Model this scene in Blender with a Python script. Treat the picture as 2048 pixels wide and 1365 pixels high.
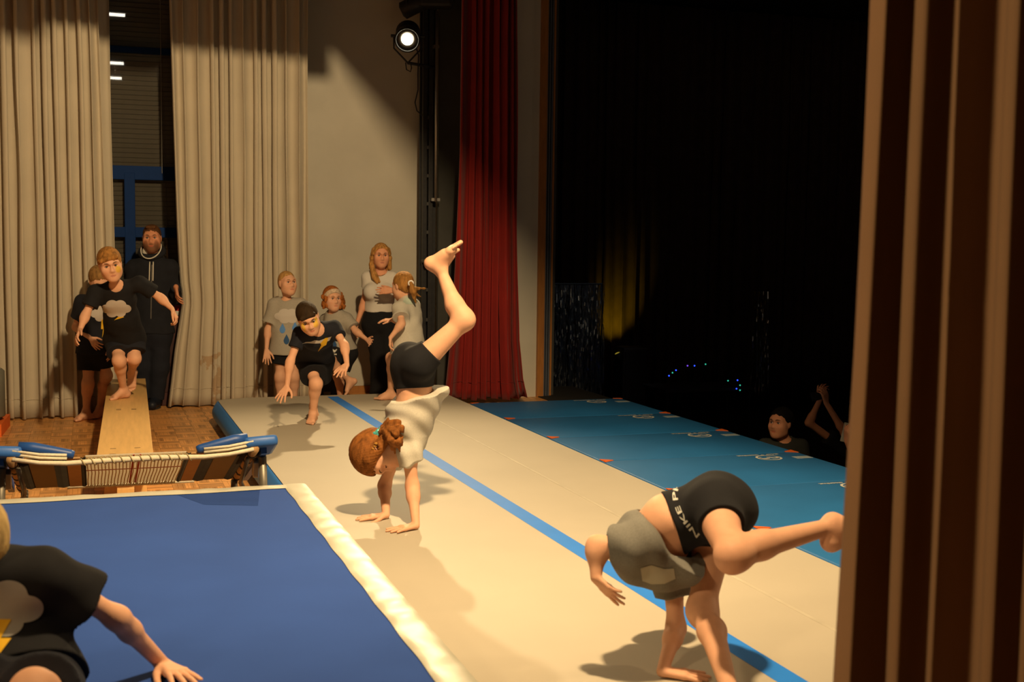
import bpy, bmesh, math, random
import numpy as np
from mathutils import Vector, Matrix, Quaternion
from mathutils.bvhtree import BVHTree
random.seed(7); RNG = np.random.default_rng(7)
C = bpy.context.scene.collection
for o in list(bpy.data.objects): bpy.data.objects.remove(o)

# ------------------------------------------------------------------ camera
FPX, CAMH, PITCH, ROLL, TH = 2450.0, 1.6, math.atan((682.5-484.)/2450.), math.radians(.7), math.radians(19)
cam_d = bpy.data.cameras.new('camera'); cam = bpy.data.objects.new('camera', cam_d); C.objects.link(cam)
cam_d.sensor_fit = 'HORIZONTAL'; cam_d.sensor_width = 36.; cam_d.lens = 36.*FPX/2048.
cam_d.clip_start = .05; cam_d.clip_end = 100
cam_d.dof.use_dof = True; cam_d.dof.focus_distance = 8.; cam_d.dof.aperture_fstop = 4.5
cam.matrix_world = Matrix.Translation((0, 0, CAMH)) @ Matrix.Rotation(math.pi/2-PITCH, 4, 'X') @ Matrix.Rotation(ROLL, 4, 'Z')
bpy.context.scene.camera = cam

# ------------------------------------------------------------------ world, exposure, lights
sc = bpy.context.scene
sc.view_settings.view_transform = 'Standard'; sc.view_settings.look = 'None'
sc.view_settings.exposure = 0.03; sc.view_settings.gamma = 1.0; sc.view_settings.use_curve_mapping = False
w = bpy.data.worlds.new('world'); sc.world = w; w.use_nodes = True
w.node_tree.nodes['Background'].inputs[0].default_value = (.006, .007, .010, 1)
w.node_tree.nodes['Background'].inputs[1].default_value = .3

# the room's own axes: u runs across the stage to the hall, v to the back wall; both turned 19 degrees from the view
CT, ST = math.cos(TH), math.sin(TH)
RA, BA, UP = np.array([CT, ST, 0]), np.array([-ST, CT, 0]), np.array([0, 0, 1.])
def UV(u, v, z=0.): return np.array([u*CT-v*ST, u*ST+v*CT, z])
def ray(px, py):
    x, y = px-1024., 682.5-py; c, s = math.cos(ROLL), math.sin(ROLL)
    x, y = x*c-y*s, x*s+y*c; cp, sp = math.cos(PITCH), math.sin(PITCH)
    return np.array([x, FPX*cp+y*sp, -FPX*sp+y*cp])
def at(px, py, Y):                      # world point seen at a pixel, at depth Y metres
    d = ray(px, py); t = Y/d[1]; return np.array([d[0]*t, Y, CAMH+d[2]*t])
def onz(px, py, z):                     # world point seen at a pixel, at height z
    d = ray(px, py); t = (z-CAMH)/d[2]; return np.array([d[0]*t, d[1]*t, z])
def onv(px, py, v):                     # world point seen at a pixel, on the plane v = const
    d = ray(px, py); n = BA; o = np.array([0, 0, CAMH]); t = (v-o@n)/(d@n); return o+d*t
def touv(p): return (p[0]*CT+p[1]*ST, -p[0]*ST+p[1]*CT, p[2])

def light(kind, name, loc, target, power, color, size=.5, **k):
    l = bpy.data.lights.new(name, kind); o = bpy.data.objects.new(name, l); C.objects.link(o)
    l.energy = power; l.color = color
    if kind == 'AREA': l.shape = 'DISK'; l.size = size; l.spread = k.get('spread', math.pi)
    elif kind == 'SPOT': l.shadow_soft_size = size; l.spot_size = k.get('cone', 1.); l.spot_blend = k.get('blend', .5)
    else: l.shadow_soft_size = size
    o.location = Vector(loc)
    o.rotation_euler = (Vector(target)-Vector(loc)).to_track_quat('-Z', 'Y').to_euler()
    return o
WARM = (1., .71, .375)
# front-of-house lantern in the hall ceiling, the lantern over the stage
light('SPOT', 'front_of_house_lantern', UV(11., 4.5, 4.3), UV(2.2, 5.2, .3), 900, WARM, .18, cone=.85, blend=.8)
light('SPOT', 'stage_lantern', UV(1.45, 3.2, 4.69), UV(1.2, 9.8, .8), 1900, WARM, .11, cone=2.75, blend=.75)
light('SPOT', 'added_side_lamp', UV(-2.65, 1.2, 3.4), UV(1.5, 2.3, .9), 330, WARM, .25, cone=1.15, blend=1.)  # added lamp, unseen, lighting the near wing curtain from the left
light('SPOT', 'added_tinsel_lamp', UV(6.6, 12.2, 4.2), UV(6.0, 14.7, .8), 70, (.8, .9, 1.), .05, cone=.62, blend=.9)  # extra lamp put in the hall to make the tinsel glint

light('POINT', 'added_hall_fill', UV(10., 9., 4.9), UV(10., 9., 0), 26, (1., .66, .42), .15)  # fill light added so the dark hall drapes show faintly

# ------------------------------------------------------------------ materials
MATS = {}
def srgb(r, g, b):
    f = lambda c: (c/12.92 if c <= .04045 else ((c+.055)/1.055)**2.4)
    return (f(r/255), f(g/255), f(b/255))
def mat(name, col, rough=.8, var=.12, scale=8., bump=0., bscale=120., metal=0., spec=.3, emit=None, attr=None,
        stretch=(1, 1, 1), sheen=0., alpha=None, trans=0.):
    if name in MATS: return MATS[name]
    m = bpy.data.materials.new(name); m.use_nodes = True; nt = m.node_tree; N = nt.nodes; L = nt.links
    b = N['Principled BSDF']; b.inputs['Roughness'].default_value = rough; b.inputs['Metallic'].default_value = metal
    b.inputs['Specular IOR Level'].default_value = spec
    if sheen: b.inputs['Sheen Weight'].default_value = sheen
    if trans: b.inputs['Transmission Weight'].default_value = trans
    tc = N.new('ShaderNodeTexCoord'); mp = N.new('ShaderNodeMapping'); mp.inputs['Scale'].default_value = stretch
    L.new(tc.outputs['Object'], mp.inputs['Vector'])
    nz = N.new('ShaderNodeTexNoise'); nz.inputs['Scale'].default_value = scale; nz.inputs['Detail'].default_value = 5
    L.new(mp.outputs[0], nz.inputs['Vector'])
    mr = N.new('ShaderNodeMapRange'); mr.inputs[1].default_value = .25; mr.inputs[2].default_value = .75
    mr.inputs[3].default_value = 1-var; mr.inputs[4].default_value = 1+var
    L.new(nz.outputs[0], mr.inputs[0])
    mx = N.new('ShaderNodeMix'); mx.data_type = 'RGBA'; mx.blend_type = 'MULTIPLY'; mx.inputs[0].default_value = 1
    mx.inputs[6].default_value = (*col, 1)
    if attr:
        at_ = N.new('ShaderNodeAttribute'); at_.attribute_name = attr; L.new(at_.outputs['Color'], mx.inputs[6])
    L.new(mr.outputs[0], mx.inputs[7]); L.new(mx.outputs[2], b.inputs['Base Color'])
    if bump:
        n2 = N.new('ShaderNodeTexNoise'); n2.inputs['Scale'].default_value = bscale; n2.inputs['Detail'].default_value = 3
        L.new(mp.outputs[0], n2.inputs['Vector'])
        bp = N.new('ShaderNodeBump'); bp.inputs['Strength'].default_value = bump; bp.inputs['Distance'].default_value = .004
        L.new(n2.outputs[0], bp.inputs['Height']); L.new(bp.outputs[0], b.inputs['Normal'])
    if emit:
        b.inputs['Emission Color'].default_value = (*emit[0], 1); b.inputs['Emission Strength'].default_value = emit[1]
    MATS[name] = m; return m

# ------------------------------------------------------------------ object helpers
def link(name, me, material, parent=None, smooth=False):
    o = bpy.data.objects.new(name, me); C.objects.link(o)
    if material is not None: me.materials.append(material)
    if smooth:
        me.polygons.foreach_set('use_smooth', np.ones(len(me.polygons), bool))
    if parent is not None: o.parent = parent
    return o
def tag(o, label=None, cat=None, group=None, kind=None):
    for k, v in (('label', label), ('category', cat), ('group', group), ('kind', kind)):
        if v: o[k] = v
    return o
def thing(name, loc, label, cat, group=None, rz=0.):
    o = bpy.data.objects.new(name, None); C.objects.link(o); o.location = Vector(loc); o.rotation_euler[2] = rz
    o.empty_display_size = .1
    return tag(o, label, cat, group)
def np_mesh(name, V, Fq):
    me = bpy.data.meshes.new(name); V = np.asarray(V, np.float32); Fq = np.asarray(Fq, np.int32); k = Fq.shape[1]
    me.vertices.add(len(V)); me.vertices.foreach_set('co', V.ravel())
    me.loops.add(Fq.size); me.loops.foreach_set('vertex_index', Fq.ravel())
    me.polygons.add(len(Fq)); me.polygons.foreach_set('loop_start', np.arange(0, Fq.size, k, dtype=np.int32))
    me.update(calc_edges=True); return me
class MB:
    """collects shapes into one bmesh (local coordinates)"""
    def __init__(s): s.bm = bmesh.new()
    def box(s, c, size, rot=None, bevel=0.):
        m = Matrix.Translation(Vector(c)) @ ((rot.to_4x4() if rot is not None else Matrix.Identity(4)))
        r = bmesh.ops.create_cube(s.bm, size=1., matrix=m @ Matrix.Diagonal((*size, 1)))
        if bevel:
            es = list({e for v in r['verts'] for e in v.link_edges})
            bmesh.ops.bevel(s.bm, geom=es, offset=bevel, segments=2, affect='EDGES', profile=.6)
        return s
    def tube(s, pts, r, n=8, cap=True, flat=1.):
        pts = [Vector(p) for p in pts]; rr = r if hasattr(r, '__len__') else [r]*len(pts); rings = []
        ref = None
        for i, p in enumerate(pts):
            t = (pts[min(i+1, len(pts)-1)]-pts[max(i-1, 0)]).normalized()
            if ref is None: ref = t.orthogonal().normalized()
            a = (ref-t*ref.dot(t)).normalized(); ref = a; b = t.cross(a)
            rings.append([s.bm.verts.new(p+(a*math.cos(2*math.pi*k/n)+b*math.sin(2*math.pi*k/n)*flat)*rr[i]) for k in range(n)])
        for A, B in zip(rings, rings[1:]):
            for k in range(n): s.bm.faces.new((A[k], A[(k+1) % n], B[(k+1) % n], B[k]))
        if cap: s.bm.faces.new(rings[0][::-1]); s.bm.faces.new(rings[-1])
        return s
    def lathe(s, prof, m=None, n=24):
        m = m or Matrix.Identity(4); rings = []
        for r, z in prof: rings.append([s.bm.verts.new(m @ Vector((r*math.cos(2*math.pi*k/n), r*math.sin(2*math.pi*k/n), z))) for k in range(n)])
        for A, B in zip(rings, rings[1:]):
            for k in range(n): s.bm.faces.new((A[k], A[(k+1) % n], B[(k+1) % n], B[k]))
        s.bm.faces.new(rings[0][::-1]); s.bm.faces.new(rings[-1]); return s
    def prism(s, poly, z0, z1, m=None):
        m = m or Matrix.Identity(4)
        A = [s.bm.verts.new(m @ Vector((x, y, z0))) for x, y in poly]; B = [s.bm.verts.new(m @ Vector((x, y, z1))) for x, y in poly]
        n = len(poly)
        for k in range(n): s.bm.faces.new((A[k], A[(k+1) % n], B[(k+1) % n], B[k]))
        s.bm.faces.new(A[::-1]); s.bm.faces.new(B); return s
    def ball(s, c, r, seg=12, scale=(1, 1, 1)):
        bmesh.ops.create_uvsphere(s.bm, u_segments=seg, v_segments=max(6, seg//2+2), radius=r,
                                  matrix=Matrix.Translation(Vector(c)) @ Matrix.Diagonal((*scale, 1))); return s
    def build(s, name, material, parent=None, smooth=False):
        bmesh.ops.recalc_face_normals(s.bm, faces=s.bm.faces[:])
        me = bpy.data.meshes.new(name); s.bm.to_mesh(me); s.bm.free()
        return link(name, me, material, parent, smooth)
ROT_R = Matrix.Rotation(TH, 3, 'Z')          # turns local x,y into room u,v
def root_uv(name, u, v, z, label, cat, group=None): return thing(name, UV(u, v, z), label, cat, group, TH)
def structure(o): o['kind'] = 'structure'; return o
def uvbox(name, u0, u1, v0, v1, z0, z1, material, bevel=0., parent=None):
    c = UV((u0+u1)/2, (v0+v1)/2, (z0+z1)/2)
    o = MB().box((0, 0, 0), (u1-u0, v1-v0, z1-z0), None, bevel).build(name, material)
    o.location = c; o.rotation_euler[2] = TH
    return o
def grid_mesh(name, PT):
    """PT: rows x cols x 3 array -> quad mesh"""
    r, c = PT.shape[:2]; i = np.arange(r*c).reshape(r, c)
    Fq = np.stack([i[:-1, :-1], i[:-1, 1:], i[1:, 1:], i[1:, :-1]], -1).reshape(-1, 4)
    return np_mesh(name, PT.reshape(-1, 3), Fq)
# ------------------------------------------------------------------ smooth solid modelling (figures and clothes)
# every figure is grown as ONE closed skin from tapered limbs that blend into each other, then polygonised
def V3(*a): return np.array(a, float)
def nrm(v): v = np.asarray(v, float); return v/(np.linalg.norm(v)+1e-12)
def rc(a, b, r1, r2=None, k=.02): return ('c', np.asarray(a, float), np.asarray(b, float), r1, r1 if r2 is None else r2, k)
def fc(a, b, r1, r2, n, fl, k=.03): return ('f', np.asarray(a, float), np.asarray(b, float), r1, r2, nrm(n), fl, k)
def el(c, M, r, k=.02): return ('e', np.asarray(c, float), np.asarray(M, float), np.asarray(r, float), k)
def pd(p, P):
    """signed distance of points P (...,3) to primitive p"""
    if p[0] == 'c':
        _, a, b, r1, r2, _k = p; ba = b-a; q = P-a.astype(np.float32); L = max(ba@ba, 1e-9)
        h = np.clip((q@ba.astype(np.float32))/L, 0, 1); q = q-h[..., None]*ba.astype(np.float32)
        return np.sqrt((q*q).sum(-1))-(r1+(r2-r1)*h)
    if p[0] == 'f':
        _, a, b, r1, r2, n, fl, _k = p; ba = b-a; q = P-a.astype(np.float32); L = max(ba@ba, 1e-9)
        h = np.clip((q@ba.astype(np.float32))/L, 0, 1); q = q-h[..., None]*ba.astype(np.float32)
        dn = q@n.astype(np.float32); g = np.sqrt(np.maximum((q*q).sum(-1)-dn*dn, 0)+(dn/fl)**2)
        r = r1+(r2-r1)*h
        return (g-r)*np.where(g > 1e-6, np.sqrt(np.maximum((q*q).sum(-1), 1e-10))/np.maximum(g, 1e-6), fl)
    _, c, M, r, _k = p; q = ((P-c.astype(np.float32))@M.T.astype(np.float32))
    a = q/r.astype(np.float32); k0 = np.sqrt((a*a).sum(-1)); a = a/r.astype(np.float32); k1 = np.sqrt((a*a).sum(-1))
    return k0*(k0-1)/np.maximum(k1, 1e-6)
def smin(a, b, k):
    if k <= 0: return np.minimum(a, b)
    h = np.maximum(k-np.abs(a-b), 0)/k; return np.minimum(a, b)-h*h*k*.25
def infl(p, t, k=None):
    p = list(p)
    if p[0] == 'c': p[3] += t; p[4] += t
    elif p[0] == 'f': p[3] += t; p[4] += t
    else: p[3] = p[3]+t
    if k is not None: p[-1] = k
    return tuple(p)
def bnd(p):
    if p[0] in 'cf': r = max(p[3], p[4]); return np.minimum(p[1], p[2])-r, np.maximum(p[1], p[2])+r
    r = max(p[3]); return p[1]-r, p[1]+r
def solid(groups, h, subs=(), cuts=(), shell=0., disp=None, cutf=()):
    """groups: list of (prims, cuts, k). Polygonise the union. Returns verts, quads"""
    lo = np.min([bnd(p)[0] for g in groups for p in g[0]], 0)-.03
    hi = np.max([bnd(p)[1] for g in groups for p in g[0]], 0)+.03
    B = 8; nb = np.ceil((hi-lo)/(B*h)).astype(int); rb = B*h*.87
    bi = np.stack(np.meshgrid(*[np.arange(n) for n in nb], indexing='ij'), -1).reshape(-1, 3)
    cen = (lo+(bi*B+(B-1)/2)*h).astype(np.float32)
    def ev(P, CC=None):
        D = np.full(P.shape[:-1], 1., np.float32)
        for prims, gc, gk in groups:
            G = np.full(P.shape[:-1], 1., np.float32)
            for p in prims:
                if CC is None: G = smin(G, pd(p, P), p[-1])
                else:
                    s = np.nonzero(pd(p, CC) < rb+.05)[0]
                    if len(s): G[s] = smin(G[s], pd(p, P[s]), p[-1])
            for c, n in gc: G = np.maximum(G, (P-np.asarray(c, np.float32))@np.asarray(n, np.float32))
            D = smin(D, G, gk)
        if disp is not None: D = D+disp(P)
        if shell: D = np.maximum(D, -(D+shell))
        for p in subs:
            if CC is None: D = -smin(-D, pd(p, P), p[-1])
            else:
                s = np.nonzero(pd(p, CC) < rb+.05)[0]
                if len(s): D[s] = -smin(-D[s], pd(p, P[s]), p[-1])
        for f in cutf: D = np.maximum(D, f(P))
        for c, n in cuts: D = np.maximum(D, (P-np.asarray(c, np.float32))@np.asarray(n, np.float32))
        return D
    cd = ev(cen); act = np.abs(cd) < rb+.03
    ab = bi[act]; off = np.stack(np.meshgrid(*[np.arange(B)]*3, indexing='ij'), -1).reshape(-1, 3)
    P = (lo+((ab*B)[:, None, :]+off[None])*h).astype(np.float32)
    D = ev(P, cen[act])
    full = np.where(cd < 0, np.float32(-1), np.float32(1))
    T = np.repeat(full[:, None], B**3, 1); T[act] = D
    T = T.reshape(*nb, B, B, B).transpose(0, 3, 1, 4, 2, 5).reshape(nb[0]*B, nb[1]*B, nb[2]*B)
    s = T < 0
    cnt = np.zeros(tuple(n-1 for n in s.shape), np.int8)
    cs = [(i, j, k) for i in (0, 1) for j in (0, 1) for k in (0, 1)]
    sh = lambda A, c: A[c[0]:A.shape[0]-1+c[0], c[1]:A.shape[1]-1+c[1], c[2]:A.shape[2]-1+c[2]]
    for c in cs: cnt += sh(s, c)
    ac = np.argwhere((cnt > 0) & (cnt < 8)); idx = np.full(cnt.shape, -1, np.int32); idx[tuple(ac.T)] = np.arange(len(ac))
    vals = {c: T[ac[:, 0]+c[0], ac[:, 1]+c[1], ac[:, 2]+c[2]] for c in cs}
    acc = np.zeros((len(ac), 3)); num = np.zeros(len(ac))
    for c in cs:
        for ax in range(3):
            if c[ax]: continue
            e = list(c); e[ax] = 1; e = tuple(e); va, vb = vals[c], vals[e]; m = (va < 0) != (vb < 0)
            t = np.where(m, va/np.where(m, va-vb, 1), 0); pos = np.tile(np.array(c, float), (len(ac), 1)); pos[:, ax] = t
            acc[m] += pos[m]; num += m
    Vt = lo+(ac+acc/num[:, None])*h
    Q = []
    for ax in range(3):
        a1, a2 = (ax+1) % 3, (ax+2) % 3
        A = np.moveaxis(s, ax, 0); m = A[:-1] != A[1:]
        m = np.moveaxis(m, 0, ax); g = np.argwhere(m)
        ok = (g[:, a1] > 0) & (g[:, a2] > 0) & (g[:, a1] < s.shape[a1]-1) & (g[:, a2] < s.shape[a2]-1); g = g[ok]
        ins = s[tuple(g.T)]
        d1 = np.zeros(3, int); d1[a1] = 1; d2 = np.zeros(3, int); d2[a2] = 1
        q = np.stack([idx[tuple((g-d1-d2).T)], idx[tuple((g-d2).T)], idx[tuple(g.T)], idx[tuple((g-d1).T)]], 1)
        q[~ins] = q[~ins][:, ::-1]; Q.append(q)
    Q = np.concatenate(Q); Q = Q[(Q >= 0).all(1)]
    return Vt, Q
def solid_obj(name, root, material, groups, h, colf=None, **k):
    Vt, Q = solid(groups, h, **k); loc = np.array(root.location)
    me = np_mesh(name, Vt-loc, Q)
    if colf is not None:
        a = me.attributes.new('tone', 'FLOAT_COLOR', 'POINT'); c = colf(Vt); a.data.foreach_set('color', np.concatenate([c, np.ones((len(c), 1))], 1).astype(np.float32).ravel())
    o = link(name, me, material, root, True); o['_bvh'] = 0; del o['_bvh']
    return o, (Vt, Q)

# ---- figure
def frame(f, u):
    f = nrm(f); u = np.asarray(u, float); u = nrm(u-f*(u@f)); return np.stack([np.cross(f, u), f, u])   # rows: right(x), front(y), up(z)
def rot_about(v, ax, ang):
    ax = nrm(ax); c, s = math.cos(ang), math.sin(ang); return v*c+np.cross(ax, v)*s+ax*(ax@v)*(1-c)
def hand(pr, wr, d, n, side, L, curl=.25, spread=.16, thumb=.75, w=1.):
    """side = +1 right hand, -1 left. d fingers, n palm normal"""
    d = nrm(d); n = nrm(np.asarray(n, float)-d*(np.asarray(n, float)@d)); s = side*np.cross(d, n)
    kn = []
    for i, (o, ln) in enumerate(((.16, .42), (.055, .47), (-.05, .44), (-.145, .35))):
        b = wr+d*L*(.50-.03*abs(i-1))+s*L*o*w; kn.append(b)
        pr.append(rc(wr+s*L*o*.45+d*L*.06, b, L*.075, L*.068, .008))
        dd = nrm(d+s*spread*(1.3-i)*.75); p = b; seg = ln*L/2.6
        for j, m in enumerate((1., .85, .75)):
            dd = nrm(rot_about(dd, np.cross(d, n), curl*(1. if j else .6))); q = p+dd*seg*m
            pr.append(rc(p, q, L*(.056-.006*j), L*(.050-.006*j), .003 if j == 0 else .001)); p = q
    pr.append(rc(kn[0], kn[3], L*.062, L*.058, .008))
    t0 = wr+d*L*.10+s*L*.10; t1 = t0+nrm(d*.75+s*thumb+n*.25)*L*.26; t2 = t1+nrm(d*.95+s*thumb*.6+n*.25)*L*.20; t3 = t2+nrm(d+s*.25+n*.25)*L*.13
    pr += [rc(t0, t1, L*.082, L*.064, .01), rc(t1, t2, L*.060, L*.054, .002), rc(t2, t3, L*.054, L*.045, .001)]
def foot(pr, an, f, u, S, side):
    f = nrm(f); u = nrm(np.asarray(u, float)-f*(np.asarray(u, float)@f)); r = np.cross(f, u)*side   # r points to the little-toe side
    he = an-u*.036*S-f*.026*S
    pr += [rc(an+u*.01*S, he, .029*S, .029*S, .02), rc(he, an-u*.048*S+f*.05*S+r*.008*S, .026*S, .021*S, .02),
           rc(an-u*.004*S, an-u*.042*S+f*.085*S-r*.012*S, .030*S, .021*S, .02), rc(an-u*.02*S, an-u*.047*S+f*.08*S+r*.018*S, .024*S, .017*S, .02),
           rc(an-u*.046*S+f*.09*S-r*.016*S, an-u*.05*S+f*.082*S+r*.022*S, .018*S, .015*S, .01)]
    for i in range(5):
        o = -.022+.0125*i; rr = (.0105, .0078, .0075, .007, .0065)[i]*S; ln = (.05, .05, .046, .04, .034)[i]
        b = an-u*.053*S+f*(.09-.004*i)*S+r*o*S
        pr.append(rc(b, b+f*ln*S*.9-u*.002*S, rr*1.05, rr, .004))
HD = {}
def head_prims(hc, M, hh, female=False, beard=False):
    """M rows: person's right, front, up. returns prims"""
    g = lambda x, y, z: hc+hh*(M[0]*x+M[1]*y+M[2]*z)
    E = lambda x, y, z, rx, ry, rz, k=.02: el(g(x, y, z), M, hh*np.array([rx, ry, rz]), k*hh/.22)
    pr = [E(0, -.05, .13, .325, .42, .37, .0), E(0, .10, -.10, .262, .315, .36, .05), E(0, .20, -.30, .16, .19, .19, .06),
          rc(g(0, .33, -.41), g(0, .34, -.43), hh*.07, hh*.06, .03)]
    for s in (-1, 1):
        pr += [E(s*.17, .25, -.14, .13, .13, .14, .04), E(s*.335, -.03, -.04, .040, .085, .13, .012),
               rc(g(s*.06, .375, .115), g(s*.20, .315, .125), hh*.045, hh*.04, .03), rc(g(s*.20, .10, -.32), g(s*.08, .30, -.42), hh*.09, hh*.07, .04)]
    pr += [rc(g(0, .395, .07), g(0, .475, -.11), hh*.032, hh*.055, .018), rc(g(-.045, .43, -.135), g(.045, .43, -.135), hh*.042, hh*.042, .010),
           rc(g(-.07, .385, -.262), g(.07, .385, -.262), hh*.026, hh*.026, .012), rc(g(-.06, .38, -.315), g(.06, .38, -.315), hh*.03, hh*.03, .012)]
    subs = [E(s*.142, .415, .02, .075, .055, .042, .03) for s in (-1, 1)] + [rc(g(-.085, .415, -.288), g(.085, .415, -.288), hh*.010, hh*.010, .004)]
    return pr, subs, g
SKIN = srgb(216, 164, 132)
def figure(root, J, S, hf, hu, hh, skin=SKIN, h=.005, hands=None, feet=None, female=False, adult=False, paint=None, limb=1., lips=None, thigh=1.):
    """J: dict of joints. Grows the body as one skin; returns data for clothes"""
    d = {'S': S, 'J': J, 'limb': limb*thigh}
    pel, che, nb, hc = J['pel'], J['che'], J['nb'], J['hc']
    wai = J.get('wai', pel*.5+che*.5)
    hr = J['hL']-J['hR']; sr = J['sL']-J['sR']
    fp = nrm(J.get('fp', np.cross(nrm(pel-wai), nrm(hr)))); fch = nrm(J.get('fc', np.cross(nrm(wai-nb), nrm(sr))))
    d.update(fp=fp, fc=fch, wai=wai)
    tor = [fc(pel-nrm(wai-pel)*.01*S, wai, .113*S, .090*S, fp, .74, .05), fc(wai, che, .090*S, .108*S, nrm(fp+fch), .70, .06),
           fc(che, che*.45+nb*.55, .108*S, .078*S, fch, .68, .05), rc(J['sL'], J['sR'], .036*S, .036*S, .05)]
    for s in 'LR': tor.append(rc(J['h'+s], pel, .066*S, .072*S, .06))
    if not adult or not female: pass
    else:
        for s in 'LR': q = che*.78+wai*.22; tor.append(el(q+fch*.075*S+nrm(J['s'+s]-J['s'+('R' if s == 'L' else 'L')])*.062*S, np.stack([nrm(sr), fch, np.cross(nrm(sr), fch)]), np.array([.058, .055, .06])*S, .04))
    pr = list(tor); lim = {}
    for s in 'LR':
        hi, kn, an = J['h'+s], J['k'+s], J['a'+s]; sh, eb, wr = J['s'+s], J['e'+s], J['w'+s]
        th = rc(hi, kn, .060*S*limb*thigh, .0365*S*limb, .04)
        back = nrm(np.cross(np.cross(kn-hi, an-kn)+1e-6, an-kn)) if np.linalg.norm(np.cross(nrm(kn-hi), nrm(an-kn))) > .08 else -fp
        if back@fp > 0 and np.linalg.norm(np.cross(nrm(kn-hi), nrm(an-kn))) <= .08: back = -back
        ca = kn+(an-kn)*.30+back*.012*S
        lim['t'+s] = th
        pr += [th, rc(kn, kn*.97+an*.03, .034*S*limb, .034*S*limb, .04), rc(kn, ca, .0355*S*limb, .0395*S*limb, .05), rc(ca, an, .0395*S*limb, .0225*S, .03)]
        ua = rc(sh, eb, .033*S*limb, .0255*S*limb, .04); lim['u'+s] = ua
        fm = eb+(wr-eb)*.25
        pr += [ua, rc(eb, fm, .0255*S*limb, .0262*S*limb, .04), rc(fm, wr, .0262*S*limb, .0175*S, .03)]
    pr += [rc(nb-nrm(hc-nb)*.02*S, hc-nrm(np.asarray(hu))*hh*.22-nrm(np.asarray(hf))*hh*.06, (.037 if not adult else .044)*S, .035*S, .03)]
    for s in 'LR':
        hd = (hands or {}).get(s)
        if hd: hand(pr, J['w'+s], hd['d'], hd['n'], 1 if s == 'R' else -1, hd.get('L', .145*S), hd.get('curl', .25), hd.get('spread', .2), hd.get('thumb', .75))
        ft = (feet or {}).get(s)
        if ft: foot(pr, J['a'+s], ft['f'], ft['u'], S*ft.get('k', 1.), 1 if s == 'R' else -1)
    M = frame(hf, hu); hp, hs, g = head_prims(hc, M, hh, female); pr = hp+pr if False else pr+[hp[0][:-1]+(.02,)]+hp[1:]
    d.update(tor=tor, lim=lim, M=M, hc=hc, hh=hh, g=g, hp=hp)
    sk = np.array(skin); lipc = np.array(lips) if lips is not None else sk*np.array([.74, .42, .42])
    def colf(Vt):
        c = np.tile(sk, (len(Vt), 1)); q = ((Vt-hc)@M.T)/hh
        def blend(mask, col): nonlocal c; c = c*(1-mask[:, None])+np.array(col)*mask[:, None]
        fr = q[:, 1] > .2
        if paint:
            for x, z, rx, rz, pc in paint: blend(np.clip(2.5*(1.1-np.sqrt(((q[:, 0]-x)/rx)**2+((q[:, 2]-z)/rz)**2)), 0, 1)*(q[:, 1] > .0)*.85, pc)
        m = np.clip(1.3-np.sqrt((q[:, 0]/.078)**2+((q[:, 2]+.288)/.032)**2), 0, 1)*fr; blend(np.clip(m*3, 0, 1)*.8, lipc)
        for s_ in (-1, 1): blend(.25*np.clip(1-np.sqrt(((q[:, 0]-s_*.2)/.12)**2+((q[:, 2]+.15)/.1)**2), 0, 1)*fr, sk*np.array([1, .62, .55]))
        return c
    d['body'] = solid_obj('body', root, mat('skin', SKIN, .6, .05, 30, .08, 250, spec=.25, attr='tone'), [(pr, [], 0.)], h, colf, subs=hs)
    return d
EYE = {}
def face(root, d, iris=(.05, .03, .02), brow=(.10, .06, .03), eyes=True, closed=False):
    g, M, hh = d['g'], d['M'], d['hh']; loc = np.array(root.location)
    for s in (-1, 1):
        if eyes and not closed:
            bm = bmesh.new(); bmesh.ops.create_uvsphere(bm, u_segments=16, v_segments=12, radius=1.)
            me = bpy.data.meshes.new('eye'); bm.to_mesh(me); bm.free()
            co = np.array([v.co[:] for v in me.vertices]); R3 = np.stack([M[0], M[2], M[1]])   # local z -> front
            c = np.where(co[:, 2:3] > .955, (.01, .008, .006), np.where(co[:, 2:3] > .80, iris, (.75, .70, .66)))
            P = (co*np.array([1., .62, .9]))@R3*hh*.056+g(s*.142, .345, .018)-loc
            me.vertices.foreach_set('co', P.astype(np.float32).ravel())
            a = me.attributes.new('tone', 'FLOAT_COLOR', 'POINT'); a.data.foreach_set('color', np.concatenate([c, np.ones((len(c), 1))], 1).astype(np.float32).ravel())
            link('eye', me, mat('eyeball', (.7, .7, .7), .2, .02, attr='tone', spec=.5), root, True)
        up = .062 if not closed else -.005
        MB().tube([Vector(g(s*x, y, up+z)-loc) for x, y, z in ((.085, .385, -.03), (.11, .398, -.012), (.142, .40, -.004), (.175, .388, -.012), (.205, .36, -.03))], [hh*.004, hh*.009, hh*.011, hh*.009, hh*.004], 6).build('eyelashes', mat('lash', (.02, .012, .008), .7), root, True)
        MB().tube([Vector(g(s*x, y, z)-loc) for x, y, z in ((.065, .437, .120), (.12, .428, .145), (.18, .395, .143), (.23, .350, .115))], [hh*.008, hh*.014, hh*.011, hh*.004], 6).build('eyebrow', mat('brow%02d%02d%02d' % tuple(int(x*99) for x in brow), brow, .8, .3, 60), root, True)
def hairmat(name, col, var=.5): return mat(name, col, .75, var, 26, .6, 70, spec=.15, stretch=(2.2, 2.2, .6))
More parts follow.
